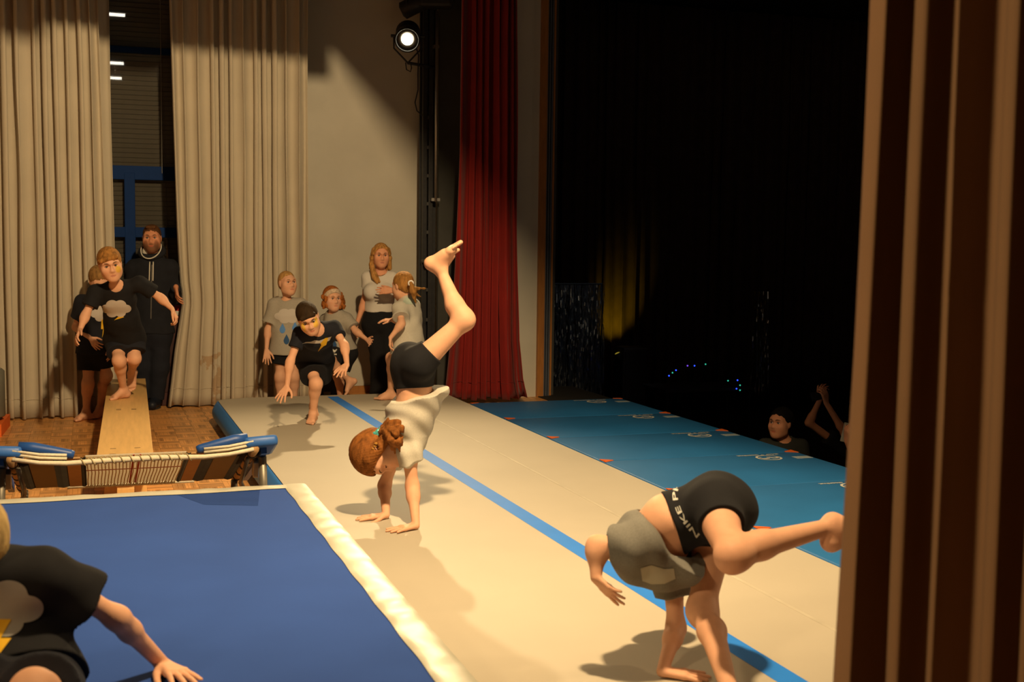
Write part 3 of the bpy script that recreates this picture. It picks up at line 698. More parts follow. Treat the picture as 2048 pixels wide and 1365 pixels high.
arm_e = Vector(UV((t0+t1)/2+.05, tv-.06, 0))-Vector(lc); MB().tube([(0, .05, -.24), (arm_e.x, arm_e.y, -.25)], .016, 8).build('arm', M_BLACK, lan, True)
MB().tube([(-.02, .03, -.24), (-.01, .02, -.31), (.03, .02, -.33), (.04, .02, -.29), (.03, .03, -.24)], .006, 6).build('safety_loop', M_BLACK, lan)
cb = [onv(x, y, 12.02) for x, y in ((829, 85), (837, 110), (836, 150), (836, 180), (830, 205), (834, 222), (845, 231))]
MB().tube([Vector(p-lc) for p in cb], .007, 6).build('cable', M_BLACK, lan, True)
light('SPOT', 'lantern_beam', lc+aim*.13, lc+aim*3, 950, (1., .74, .40), .06, cone=1.5, blend=1.).parent = None
# second lantern above, mostly out of the picture
lc2 = onv(862, 6, 12.1); l2 = thing('stage_spotlight', lc2, 'dark unlit lantern at the very top of the tower, cut by the frame', 'spotlight')
MB().box((.05, 0, .05), (.34, .2, .2), None, .03).build('housing', M_BLACK, l2)
MB().lathe([(.05, -.2), (.09, -.18), (.09, .06), (.08, .08)], Matrix.Translation((-.12, 0, 0)) @ Matrix.Rotation(1.1, 4, 'Y'), 16).build('barrel', M_BLACK, l2, True)
q = [Vector(onv(x, y, 12.1)-lc2) for x, y in ((813, -12), (813, 17), (832, 19))]
MB().tube(q, .007, 6).build('yoke', M_BLACK, l2)

# fluorescent battens over the stage (seen mirrored in the window pane)
def mirror_lamp(px, py, vl, wd):
    g = onv(px, py, 12.65); o = np.array([0, 0, CAMH]); d = g-o; v_g = g@BA; t = (2*12.65-vl-0)/v_g; q = o+d*t; vi = q@BA
    q = q+BA*(vl-vi); return q
MT = mat('lamp_tube', (1, 1, 1), .4, 0, emit=((1., .95, .80), 9.))
for k, (px, py, vl, wd) in enumerate(((229, 29, 9.6, .16), (231, 126, 7.6, .14), (229, 156, 6.4, .13))):
    p = mirror_lamp(px, py, vl, wd)
    if k == 2: p = p
    t_ = thing('ceiling_batten', p, 'short fluorescent batten hanging over the stage, '+('mirrored topmost in the window', 'mirrored second from the top in the window', 'mirrored lowest in the window')[k], 'lamp', 'battens over the stage', TH)
    MB().box((0, 0, .04), (wd*1.5+.06, .07, .05), None, .01).build('batten_body', M_BLACK, t_)
    MB().tube([(-wd*.75, 0, 0), (wd*.75, 0, 0)], .02, 10).build('tube', MT, t_, True)
    MB().tube([(0, 0, .06), (0, 0, 4.8-p[2])], .008, 6).build('drop_rod', M_BLACK, t_)
# ------------------------------------------------------------------ air track
M_TRK = mat('track_vinyl', (.43, .385, .305), .6, .05, 1.6, .10, 700, spec=.25)
M_TBL = mat('track_blue_vinyl', (.03, .22, .70), .5, .06, 3, spec=.3)
ku0, ku1, kv0, kv1 = 1.02, 3.06, 2.75, 10.86; kc = ((ku0+ku1)/2, (kv0+kv1)/2)
trk = root_uv('air_track', kc[0], kc[1], 0, 'long beige inflatable air track with a blue centre line', 'gym mat')
def rrect(w, l, r, n=8):
    P = []
    for cx, cy, a0 in ((w/2-r, l/2-r, 0), (-w/2+r, l/2-r, 90), (-w/2+r, -l/2+r, 180), (w/2-r, -l/2+r, 270)):
        for k in range(n+1): a = math.radians(a0+90*k/n); P.append((cx+r*math.cos(a), cy+r*math.sin(a)))
    return P
wT, lT = ku1-ku0, kv1-kv0
def ringstack(profile, w, l, r, name, material, parent, cap=True, smooth=True):
    bm = bmesh.new(); rings = []
    for ins, z in profile: rings.append([bm.verts.new((x, y, z)) for x, y in rrect(w+2*ins, l+2*ins, max(r+ins, .02))])
    for A, B in zip(rings, rings[1:]):
        for k in range(len(A)): bm.faces.new((A[k], A[(k+1) % len(A)], B[(k+1) % len(B)], B[k]))
    if cap: bm.faces.new(rings[0][::-1]); bm.faces.new(rings[-1])
    me = bpy.data.meshes.new(name); bm.to_mesh(me); bm.free(); return link(name, me, material, parent, smooth)
prof = [(.0+.05*math.sin(math.pi*k/12), .2-.2*k/12) for k in range(13)]
ringstack(prof[::-1], wT, lT, .14, 'side_band', M_TBL, trk, True)
def top_sheet():
    nx, ny = 16, 90; P = np.zeros((ny+1, nx+1, 3))
    for j in range(ny+1):
        for i in range(nx+1):
            x, y = (i/nx-.5)*wT, (j/ny-.5)*lT
            ex = min(1, (wT/2-abs(x))/.05)*.004
            P[j, i] = (x, y, .206)
    # round the corners in plan
    r = .14
    for j in range(ny+1):
        for i in range(nx+1):
            x, y, z = P[j, i]; dx, dy = abs(x)-(wT/2-r), abs(y)-(lT/2-r)
            if dx > 0 and dy > 0:
                L = math.hypot(dx, dy)
                if L > r: P[j, i, 0] = math.copysign(wT/2-r+dx*r/L, x); P[j, i, 1] = math.copysign(lT/2-r+dy*r/L, y); P[j, i, 2] = .2005
    return grid_mesh('top_sheet', P)
link('top_sheet', top_sheet(), M_TRK, trk, True)
a, b = touv(onz(665, 794, .205)), touv(onz(1583, 1364, .205)); dv = (a[0]-b[0])/(a[1]-b[1])
def ctr(v): return b[0]+(v-b[1])*dv-kc[0]
ln = MB()
for j in range(40):
    va, vb = kv0+.01+(a[1]-kv0-.01)*j/40, kv0+.01+(a[1]-kv0-.01)*(j+1)/40
    ua, ub = ctr(va), ctr(vb); q = [ln.bm.verts.new(p) for p in ((ua-.048, va-kc[1], .2067), (ua+.048, va-kc[1], .2067), (ub+.048, vb-kc[1], .2067), (ub-.048, vb-kc[1], .2067))]; ln.bm.faces.new(q)
bmesh.ops.remove_doubles(ln.bm, verts=ln.bm.verts[:], dist=1e-5)
o = ln.build('centre_line', mat('blue_line', (.02, .20, .72), .55, .04, spec=.2), trk); o['label'] = 'blue centre line of the air track'
MB().box((.50, 0, .206), (.018, lT-.1, .0012)).build('seam', mat('track_seam', (.47, .425, .335), .5), trk)
# ------------------------------------------------------------------ blue folding mats along the edge of the stage
M_MAT = mat('mat_blue_vinyl', (.016, .15, .40), .55, .10, 2.2, .10, 400, spec=.4)
M_WP = mat('white_print', (.62, .62, .56), .6, .04); M_OR = mat('orange_corner', (.75, .14, .02), .6, .06)
lg = text_mesh('ae', .15, 0, bold=.008); tx = text_mesh('alder + eisenhut', .052, 0, bold=.0012)
mp_, mw = 1.068, 1.575; u0m = 3.40; NAMES = ['by the red curtain', 'second from the red curtain', 'third from the red curtain', 'fourth from the red curtain', 'fifth from the red curtain, partly behind the bending girl', 'sixth from the red curtain, behind the wing curtain', 'nearest the camera, behind the wing curtain']
def ring_me(r0, r1, n=36):
    mb = MB(); A = [mb.bm.verts.new((r0*math.cos(2*math.pi*k/n), r0*math.sin(2*math.pi*k/n), 0)) for k in range(n)]; B = [mb.bm.verts.new((r1*math.cos(2*math.pi*k/n), r1*math.sin(2*math.pi*k/n), 0)) for k in range(n)]
    for k in range(n): mb.bm.faces.new((A[k], A[(k+1) % n], B[(k+1) % n], B[k]))
    me = bpy.data.meshes.new('emblem_ring'); mb.bm.to_mesh(me); mb.bm.free(); return me
ring = ring_me(.080, .097); ring.materials.append(M_WP); lg.materials.append(M_WP); tx.materials.append(M_WP)
for i in range(7):
    vc = 11.10-mp_*(i+.5)
    m = root_uv('gym_mat', u0m+mw/2, vc, 0, 'blue gymnastics mat with white emblem, '+NAMES[i], 'gym mat', 'blue gymnastics mats along the stage edge')
    MB().box((0, 0, .03), (mw-.004, mp_-.006, .06), None, .012).build('mat_body', M_MAT, m, True)
    for sx in (-1, 1):
        for sy in (-1, 1):
            o = MB().prism([(0, 0), (-sx*.085, 0), (0, -sy*.05)] if sx*sy > 0 else [(0, 0), (0, -sy*.05), (-sx*.085, 0)], .0, .004).build('corner_patch', M_OR, m); o.location = (sx*(mw/2-.006), sy*(mp_/2-.006), .0605)
    em = touv(onz(*[(1195, 801), (1285, 832), (1397, 869), (1540, 913)][min(i, 3)], .06)) if i < 4 else None
    ex = 4.63-(u0m+mw/2); ey = .5*mp_-.10
    for me, nm, dx, dy in ((ring, 'emblem_ring', 0, 0), (lg, 'emblem_letters', 0, -.006), (tx, 'lettering', -.02, .12)):
        o = bpy.data.objects.new(nm, me); C.objects.link(o); o.parent = m; o.location = (ex+dx, ey+dy-.1, .0622); o.rotation_euler[2] = math.pi
    o = MB().box((0, 0, 0), (.13, .08, .002)).build('white_label', mat('pale_label', (.35, .42, .46), .6, .3, 40), m); o.location = (mw/2-.09, ey-.14, .0612)
# ------------------------------------------------------------------ landing mat
M_LB = mat('landing_blue', (.026, .070, .29), .85, .08, 2.4, .15, 500, spec=.08); M_LW = mat('landing_white', (.46, .445, .36), .40, .05, 5, .25, 16, spec=.4)
lu0, lu1, lv0, lv1, lz = -1.10, .965, 2.75, 5.85, .42
lm = root_uv('landing_mat', (lu0+lu1)/2, (lv0+lv1)/2, 0, 'thick royal blue landing mat with a creased white border', 'gym mat')
wL, lL = lu1-lu0, lv1-lv0
ringstack([(-.02, 0), (0, .02), (0, lz-.03), (-.012, lz-.008), (-.03, lz-.002)], wL, lL, .03, 'mat_body', M_LB, lm, True, False)
def border(x0, x1, y0, y1, nx, ny, along):
    P = np.zeros((ny+1, nx+1, 3)); rg = np.random.default_rng(4); k = rg.uniform(.5, 1.5, 60); f = rg.uniform(0, 6, 60)
    for j in range(ny+1):
        for i in range(nx+1):
            x, y = x0+(x1-x0)*i/nx, y0+(y1-y0)*j/ny; t = (y if along else x)*1.; c = (i/nx if along else j/ny)
            env = math.sin(math.pi*min(1, max(0, c)))**.5
            wv = sum(k[q]*math.sin((14+q*5.5)*t+f[q]+c*(2.5*math.sin(q))) for q in range(7))/7
            P[j, i] = (x, y, lz+.001+env*(.006+.0055*wv))
            if not along: P[j, i, 1] += .008*math.sin(x*9)*(1-c)
            else: P[j, i, 0] += .002*math.sin(y*17)*(1-c)
    return grid_mesh('border', P)
bw = .105
o = link('border', border(wL/2-bw, wL/2+.002, -lL/2, lL/2, 10, 260, True), M_LW, lm, True); o['label'] = 'creased white border'
o = link('border', border(-wL/2, wL/2-bw+.01, lL/2-.085, lL/2+.002, 220, 8, False), M_LW, lm, True)
bx = MB().box((wL/2+.004, 0, lz-.10), (.012, lL-.05, .17), None, .005).build('side_flap', M_LW, lm); MB().box((0, lL/2+.004, lz-.06), (wL-.05, .012, .11), None, .005).build('side_flap', M_LW, lm)
# shade near the far right corner of the cover, painted as a darker patch
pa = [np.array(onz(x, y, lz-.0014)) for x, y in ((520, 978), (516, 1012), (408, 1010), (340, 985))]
mb = MB(); r0 = Vector(lm.location); qi = Matrix.Rotation(-TH, 3, 'Z'); mb.bm.faces.new([mb.bm.verts.new(qi @ (Vector(p)-r0)) for p in pa]); mb.build('painted_shade', mat('landing_shade_blue', (.016, .045, .19), .9, .08, spec=.05), lm)
# ------------------------------------------------------------------ bench
M_BW = mat('bench_pine', (.72, .45, .17), .42, .10, 5, .05, 60, stretch=(9, .7, 3), spec=.4)
bv0, bv1, bu = 7.52, 11.75, .19
n0, n1 = touv(onz(250, 915, .3)), touv(onz(254, 758, .3)); blen = n1[1]-n0[1]; bmid = ((n0[0]+n1[0])/2, (n0[1]+n1[1])/2); brot = -math.atan2(n1[0]-n0[0], blen)
bench = thing('gym_bench', UV(bmid[0], bmid[1]), 'long pale wooden gymnastics bench leading to the trampoline', 'bench', None, TH+brot)
MB().box((0, 0, .285), (.325, blen, .03), None, .004).build('seat_board', M_BW, bench)
MB().box((0, 0, .06), (.10, blen-.3, .045), None, .004).build('balance_beam', M_BW, bench)
for y in (-blen/2+.35, 0, blen/2-.35):
    lg_ = MB().prism([(-.13, .0), (.13, 0), (.10, .27), (-.10, .27)], -.025, .025, Matrix.Translation((0, y, 0)) @ Matrix.Rotation(math.pi/2, 4, 'X')).build('leg', M_BW, bench)
for y in (-blen/2+.12, -blen/2+.32, -.02, .02, blen/2-.6, blen/2-.3):
    for x in (-.055, .055): o = MB().box((0, 0, 0), (.035, .006, .002)).build('screw_slot', mat('dark_slot', (.05, .03, .02), .8), bench); o.location = (x*(1.3 if y < -1 else 1), y, .3006)
# ------------------------------------------------------------------ mini trampoline, high side towards the landing mat
TV0, TV1, TZ0, TZ1, TU0, TU1 = 6.12, 7.0, .555, .24, -.37, .765
tr_ = root_uv('mini_trampoline', (TU0+TU1)/2, TV0, 0, 'tilted mini trampoline with blue pads in front of the bench', 'trampoline')
uc = (TU0+TU1)/2; HW = (TU1-TU0)/2; BLn = math.hypot(TV1-TV0, TZ0-TZ1)
def TP(x, s, off=0.):       # x across, s 0..1 from the high to the low edge, off above the bed
    t = np.array([0, TV1-TV0, TZ1-TZ0])/BLn; n = np.array([0, -t[2], t[1]])*1.
    return Vector((x, 0, TZ0))+Vector(t*BLn*s)+Vector(n*off)
def slab(mb, x0, x1, s0, s1, o0, o1):
    c = [TP(x, s, o) for o in (o0, o1) for x, s in ((x0, s0), (x1, s0), (x1, s1), (x0, s1))]; v = [mb.bm.verts.new(p) for p in c]
    for f in ((3, 2, 1, 0), (4, 5, 6, 7), (0, 1, 5, 4), (1, 2, 6, 5), (2, 3, 7, 6), (3, 0, 4, 7)): mb.bm.faces.new([v[k] for k in f])
    return mb
BX = .235
M_BED = mat('bed_cloth', (.72, .68, .58), .8, .05, 40, trans=0); bt_ = M_BED.node_tree; tl_ = bt_.nodes.new('ShaderNodeBsdfTranslucent'); tl_.inputs[0].default_value = (.8, .74, .62, 1); ms_ = bt_.nodes.new('ShaderNodeMixShader'); ms_.inputs[0].default_value = .6
bt_.links.new(bt_.nodes['Principled BSDF'].outputs[0], ms_.inputs[1]); bt_.links.new(tl_.outputs[0], ms_.inputs[2]); bt_.links.new(ms_.outputs[0], bt_.nodes['Material Output'].inputs[0])
M_CORD = mat('elastic_cord', (.38, .25, .08), .7, .1, 60); M_ROPE = mat('white_rope', (.66, .60, .46), .8, .12, 90)
M_BAND = mat('brown_band', (.36, .21, .09), .8, .08, 20); M_LACE = mat('dark_lacing', (.03, .022, .012), .8, .2); M_PAN = mat('panel_elastic', (.17, .12, .055), .75, .3, 30, stretch=(1, 40, 40))
slab(MB(), -BX, BX, .03, .97, .004, .010).build('bed', M_BED, tr_)
for x in (-.012, .018): slab(MB(), x-.004, x+.004, .03, .97, .002, .0042).build('red_line', mat('red_line', (.40, .02, .02), .7), tr_)
slab(MB(), -BX, BX, .46, .475, .002, .0042).build('red_line', mat('red_line', (.40, .02, .02), .7), tr_)
cm = MB().tube([TP(0, .02, -.004), TP(0, .25, -.006), TP(.004, .5, -.007), TP(0, .75, -.006), TP(0, .98, -.004)], .0027, 6).build('elastic_cord', M_CORD, tr_, True)
for i in range(28):
    x = -BX+.008+i*(2*BX-.016)/27
    o = cm if i == 0 else cm.copy()
    if i: C.objects.link(o); o.parent = tr_
    o.location.x = x
# ropes: upper edge sags between the corners
up_ = [(-HW+.01, .0), (-HW+.13, -.022), (-HW+.25, -.03), (-.1, -.024), (.1, -.022), (HW-.25, -.028), (HW-.13, -.020), (HW-.01, .0)]
MB().tube([TP(x, 0)+Vector((0, 0, z)) for x, z in up_], [.010, .010, .012, .0135, .0135, .012, .010, .010], 10).build('edge_rope', M_ROPE, tr_, True)
hx = MB(); pts = []
for k in range(24*8):
    t = k/(24*8-1); x = -BX-.03+t*(2*BX+.06); z = np.interp(x, [a for a, b in up_], [b for a, b in up_]); a = k*2*math.pi/8*.5
    pts.append(TP(x, 0)+Vector((0, math.cos(a)*.0155, z+math.sin(a)*.0155)))
hx.tube(pts, .0032, 5).build('rope_whipping', mat('whipping', (.40, .33, .18), .8), tr_, True)
for dz in (.022, .038): MB().tube([TP(x, 0)+Vector((0, .01, z+dz)) for x, z in up_[:3]], .007, 8).build('side_rope', M_ROPE, tr_, True); MB().tube([TP(x, 0)+Vector((0, .01, z+dz)) for x, z in up_[5:]], .007, 8).build('side_rope', M_ROPE, tr_, True)
MB().tube([TP(-BX-.1, 1), TP(BX+.1, 1)], .011, 8).build('edge_rope', M_ROPE, tr_, True)
lw = MB()
for i in range(40):
    x = -BX+i*2*BX/40; lw.tube([TP(x, .97, .012), TP(x+.006, 1.02, .0), TP(x+.012, .97, -.012)], .003, 5)
lw.build('edge_lacing', M_ROPE, tr_)['kind'] = 'stuff'
for s in (-1, 1):
    f = lambda x0, x1, s0, s1, o0, o1, nm, m: slab(MB(), min(s*x0, s*x1), max(s*x0, s*x1), s0, s1, o0, o1).build(nm, m, tr_)
    f(BX+.022, BX+.085, .03, .96, -.004, .004, 'band', M_BAND); f(BX+.145, HW-.075, .02, .97, -.002, .004, 'elastic_panel', M_PAN)
    for xa, xb, n in ((BX, BX+.022, 34), (BX+.085, BX+.145, 40), (HW-.075, HW-.03, 40)):
        lc_ = MB()
        for i in range(n): sa = .02+.95*i/n; lc_.tube([TP(s*xa, sa, 0), TP(s*(xa+xb)/2, sa+.008, -.006), TP(s*xb, sa+.016, 0)], .0042, 5)
        lc_.build('lacing', M_LACE, tr_)['kind'] = 'stuff'
    ft = MB().tube([TP(s*(HW-.005), 0, 0), TP(s*(HW-.005), 1., 0)], .022, 10).build('frame_tube', M_BAND, tr_, True)
    for q in (.12, .3, .5, .7, .88): MB().tube([TP(s*(HW-.005), q, 0), TP(s*(HW-.005), q+.035, 0)], .0245, 10).build('tube_wrap', M_LACE, ft, True)
    # blue pad: inner bolster rising to the corner, wrapped corner, skirt hanging outside
    pin = [TP(s*.285, 0, .004), TP(s*.30, 0, .008), TP(s*(HW-.10), 0, .044), TP(s*(HW-.035), 0, .052)]
    pdm = MB().tube([p+Vector((0, .03, 0)) for p in pin], [.018, .022, .029, .026], 12, True, 1.).build('edge_pad', mat('pad_blue', (.014, .065, .26), .45, .08, 6, .1, 30, spec=.4), tr_, True)
    cp = MB()
    for k in range(1): pass
    x0, x1 = sorted((s*(HW-.05), s*(HW+.115)))
    cp.box((0, 0, 0), (x1-x0, .30, .055), None, .02); co_ = cp.build('corner_pad', mat('pad_blue_light', (.03, .12, .40), .45, .08, 6, .1, 30, spec=.4), tr_, True)
    co_.location = TP((x0+x1)/2, .15, .040); co_.rotation_euler = (math.atan2(TZ1-TZ0, TV1-TV0), -s*.06, 0)
    sk_ = slab(MB(), *sorted((s*(HW+.03), s*(HW+.060))), .05, .95, -.02, .03).build('side_pad', mat('pad_blue', (.014, .065, .26)), tr_)
    l1 = TP(s*(HW+.045), .12, -.02); leg_ = MB().tube([l1, (l1.x+s*.02, l1.y+.03, 0.02)], .021, 10).build('leg', mat('galvanised', (.22, .20, .16), .45, .15, 20, metal=.6), tr_, True)
    MB().tube([(l1.x+s*.02, l1.y+.03, 0.04), (l1.x+s*.02, l1.y+.03, 0.0)], .027, 10).build('rubber_foot', M_LACE, leg_, True)
    l2_ = TP(s*(HW-.02), .92, -.02); MB().tube([l2_, (l2_.x, l2_.y+.04, 0.0)], .019, 10).build('leg', mat('galvanised', (.22, .20, .16)), tr_, True)
    MB().tube([TP(s*(HW-.03), .1, -.03), TP(s*(HW-.05), .3, -.12), (s*(HW+.03), .2, .15)], .012, 8).build('brace', mat('galvanised', (.22, .20, .16)), tr_, True)
    MB().box(TP(s*(HW+.02), .22, -.06), (.03, .05, .09), Matrix.Rotation(.4, 3, 'X'), .004).build('lock_lever', M_STEEL, tr_)
# ------------------------------------------------------------------ small things around
e0 = onz(6, 856, .0); cs_ = thing('wedge_mat', e0, 'orange foam wedge on the parquet at the left edge of the picture', 'gym mat', None, TH)
MB().prism([(-.6, -.5), (.02, -.5), (.05, .10), (-.6, .10)], 0., .10).build('foam_body', M_OR, cs_); MB().prism([(-.6, -.5), (-.02, -.5), (.01, .06), (-.6, .06)], .10, .125).build('grey_edge', mat('foam_grey', (.2, .19, .15)), cs_)
rl_ = onz(-16, 838, 0.10); rm_ = thing('rolled_mat', rl_+np.array([-.04, -.1, .03]), 'grey rolled mat standing on the orange wedge at the left edge', 'gym mat')
MB().lathe([(.17, 0), (.18, .01), (.18, .37), (.16, .39), (.0, .385)], None, 28).build('roll', mat('roll_grey', (.15, .15, .12), .6), rm_, True); MB().lathe([(.0, .386), (.15, .388), (.15, .40), (.0, .40)], None, 24).build('pale_end', mat('roll_pale', (.38, .36, .28), .6), rm_)
# black equipment case by the wall
gp = onz(662, 789, 0.); gb = thing('amplifier_case', onv(660, 787, 12.35)*np.array([1, 1, 0]), 'small black equipment case with a loose cable on the floor behind the runners', 'case', None, TH)
MB().box((0, 0, .12), (.30, .22, .22), None, .015).build('case_body', M_BLACK, gb); MB().tube([(-.06, 0, .22), (-.06, 0, .29), (.06, 0, .29), (.06, 0, .22)], .014, 8).build('handle', M_BLACK, gb, True)
MB().box((-.05, -.112, .05), (.07, .006, .03)).build('label_plate', mat('pale_label2', (.25, .2, .12)), gb)
MB().tube([(.0, .02, .24), (.03, .05, .36), (.10, .08, .40), (.13, .09, .33), (.10, .06, .26)], .008, 6).build('cable', M_BLACK, gb, True); MB().tube([(-.03, .05, .24), (-.08, .1, .45), (.02, .19, .62)], .003, 5).build('thin_cable', mat('pale_cable', (.3, .26, .16)), gb, True)
# red crate and dark cupboard behind the man
cq = onv(346, 700, 12.2); cu = thing('cupboard', cq*np.array([1, 1, 0]), 'dark low cupboard behind the man, half hidden by the curtain', 'cupboard', None, TH)
MB().box((.12, 0, .40), (.62, .34, .80), None, .01).build('cupboard_body', mat('dark_red_wood', (.06, .02, .018), .6, .2), cu)
for z in (.25, .52): MB().box((.12, -.172, z), (.56, .012, .24), None, .004).build('drawer', mat('dark_red_wood2', (.045, .016, .014), .6), cu)
rz = thing('red_box', cq*np.array([1, 1, 0])+np.array([0, 0, .80]), 'small red box with a white label standing on the dark cupboard', 'box', None, TH); MB().box((.05, -.02, .075), (.34, .24, .15), None, .008).build('box_body', mat('red_card', (.40, .02, .015), .6), rz); MB().box((.06, -.142, .08), (.10, .004, .05)).build('label_plate', mat('white_label', (.6, .6, .55)), rz)
# ------------------------------------------------------------------ dark hall beyond the stage edge
HZ = -1.05
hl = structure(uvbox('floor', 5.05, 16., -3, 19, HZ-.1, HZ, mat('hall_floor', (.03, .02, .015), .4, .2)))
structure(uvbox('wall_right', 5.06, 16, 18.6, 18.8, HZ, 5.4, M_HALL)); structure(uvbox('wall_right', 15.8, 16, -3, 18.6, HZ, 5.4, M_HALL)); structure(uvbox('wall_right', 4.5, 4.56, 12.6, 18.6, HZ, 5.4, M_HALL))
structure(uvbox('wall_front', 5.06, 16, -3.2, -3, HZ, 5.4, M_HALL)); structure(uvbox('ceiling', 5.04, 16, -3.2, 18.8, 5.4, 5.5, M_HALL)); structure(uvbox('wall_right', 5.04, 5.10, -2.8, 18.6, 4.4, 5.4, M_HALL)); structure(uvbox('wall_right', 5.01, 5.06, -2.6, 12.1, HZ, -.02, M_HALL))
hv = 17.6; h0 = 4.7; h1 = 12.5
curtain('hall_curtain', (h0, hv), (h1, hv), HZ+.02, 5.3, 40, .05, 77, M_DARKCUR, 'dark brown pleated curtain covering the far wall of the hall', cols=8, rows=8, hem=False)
# tinsel curtain and strand
def tinsel(name, px0, px1, py0, py1, v, n, label, seed):
    rg = np.random.default_rng(seed); A = onv(px0, py0, v); Bq = onv(px1, py1, v); rt = thing(name, np.array([A[0], A[1], Bq[2]]), label, 'tinsel', None, TH)
    W = np.linalg.norm((Bq-A)[:2]); H_ = A[2]-Bq[2]; V = []; Fs = []
    for i in range(n):
        x = rg.uniform(0, W); y = rg.uniform(-.1, .1); z = H_; ang = rg.uniform(0, 6)
        while z > 0:
            ang += rg.uniform(-.9, .9); dz = rg.uniform(.03, .07); w_ = .006; k = len(V); x2 = x+rg.uniform(-.006, .006)
            c, s_ = math.cos(ang)*w_, math.sin(ang)*w_; V += [(x-c, y-s_, z), (x+c, y+s_, z), (x2+c, y+s_, z-dz), (x2-c, y-s_, z-dz)]; Fs.append((k, k+1, k+2, k+3)); z -= dz; x = x2
    me = bpy.data.meshes.new('tinsel_strands'); me.from_pydata(V, [], Fs); o = link('tinsel_strands', me, mat('tinsel_foil', (.5, .55, .62), .3, .1, metal=1.), rt); o['kind'] = 'stuff'
    MB().tube([(0, 0, H_+.01), (W, 0, H_+.01)], .012, 6).build('hanging_rod', M_BLACK, rt); return rt
tinsel('tinsel_curtain', 1098, 1200, 570, 800, 14.6, 170, 'silver tinsel curtain glinting in the dark hall beside the pillar', 1)
tinsel('tinsel_strand', 1515, 1525, 583, 782, 14.7, 14, 'single thin silver tinsel strand hanging in the dark hall', 2)
# loudspeaker with a yellow uplight behind
sv = 15.6; s0, s1 = onv(1243, 695, sv), onv(1295, 695, sv); spk = thing('loudspeaker', np.array([s0[0]*.5+s1[0]*.5, s0[1]*.5+s1[1]*.5, HZ]), 'dark loudspeaker tower standing before the yellow-lit strip of the hall', 'loudspeaker', None, TH)
sw = np.linalg.norm(s1-s0); MB().box((0, .1, (s0[2]-HZ)/2), (sw, .34, s0[2]-HZ), None, .03).build('cabinet', mat('speaker_black', (.03, .02, .016), .6, .2), spk); MB().box((0, -.075, (s0[2]-HZ)*.6), (sw*.86, .01, (s0[2]-HZ)*.7)).build('grille', mat('grille_cloth', (.02, .014, .012), .9, .3, 60), spk)
up0 = onv(1239, 712, sv+.1); ul = thing('uplight', up0, 'small yellow uplight fixed beside the loudspeaker', 'lamp'); MB().lathe([(.05, -.08), (.06, -.04), (.06, .04), (.0, .045)], Matrix.Rotation(-.5, 4, 'Y'), 16).build('housing', mat('speaker_black', (.03, .02, .016)), ul, True); MB().lathe([(.0, .046), (.045, .048), (.045, .052), (0, .052)], Matrix.Rotation(-.5, 4, 'Y'), 16).build('lens', mat('yellow_lens', (.6, .5, .05), .4, 0, emit=((1., .75, .08), .25)), ul)
light('SPOT', 'uplight_beam', onv(1230, 722, 17.05), onv(1227, 625, 17.6), 40, (1., .72, .02), .03, cone=.95, blend=1.)
# LED string
LED = [(1338, 752, 0), (1345, 746, 1), (1352, 741, 0), (1375, 732, 2), (1389, 732, 0), (1411, 729, 1), (1456, 762, 1), (1475, 761, 0), (1480, 771, 1), (1473, 778, 0), (1480, 781, 1)]
lp = [onv(x, y, 14.) for x, y, c in LED]; st_ = thing('string_lights', lp[0], 'string of tiny blue and green lights along a dark table in the hall', 'lights')
MB().tube([Vector(p-lp[0]) for p in lp], .004, 5).build('wire', M_BLACK, st_)
LC = [((.02, .06, 1.), 3.), ((.05, .7, .45), .9), ((.22, .08, .9), 1.2)]
for (x, y, c), p in zip(LED, lp): o = MB().ball((0, 0, 0), .0095, 8).build('bulb', mat('led_%d' % c, LC[c][0], .4, 0, emit=LC[c]), st_, True); o.location = Vector(p-lp[0])
tb = onv(1410, 800, 14.2); tbl = thing('hall_table', np.array([tb[0], tb[1], HZ]), 'dark cloth-covered table under the string lights in the hall', 'table', None, TH); ht = onv(1410, 775, 14.2)[2]-HZ
MB().box((0, .2, ht-.02), (1.3, .7, .04), None, .01).build('tabletop', M_HALL, tbl)
for x in (-.6, .6):
    for y in (-.1, .5): MB().tube([(x, y, ht-.04), (x, y, 0)], .02, 8).build('leg', M_BLACK, tbl)
# ------------------------------------------------------------------ people
CAMV, RX, UZ = V3(0, -1, 0), V3(1, 0, 0), V3(0, 0, 1)
M_NAVY = mat('navy_jersey', (.010, .011, .017), .9, .15, 20, .12, 300); M_BLK = mat('black_jersey', (.008, .008, .010), .9, .15, 20, .12, 300)
M_GREY = mat('grey_marl', (.34, .31, .26), .9, .10, 160, .15, 300); M_LGREY = mat('pale_grey_marl', (.50, .47, .40), .9, .09, 160, .15, 300); M_DGREY = mat('mid_grey_marl', (.17, .165, .145), .9, .12, 160, .15, 300)
M_PC = mat('print_pale_grey', (.50, .46, .42), .8, .03); M_PY = mat('print_yellow', (.72, .42, .015), .7, .03); M_PB = mat('print_blue', (.09, .24, .58), .7, .04); M_PD = mat('print_dark_blue', (.02, .07, .18), .7, .04); M_PW = mat('print_white', (.55, .55, .50), .7, .03)
def joints(tab, Y0): return {k: at(a[0], a[1], Y0+(a[2] if len(a) > 2 else 0)) for k, a in tab.items()}
def look(p, yaw, pitch):      # facing direction: towards the camera, turned yaw degrees to the picture's right, pitched down
    b = nrm(V3(-p[0], -p[1], 0)); a, c = math.radians(yaw), math.radians(pitch); b = V3(b[0]*math.cos(a)-b[1]*math.sin(a), b[0]*math.sin(a)+b[1]*math.cos(a), 0); return b*math.cos(c)-UZ*math.sin(c)
def person(loc, label): return thing('person', loc, label, 'person')
def to(a, b): return nrm(b-a)
YP = (.62, .40, .02)

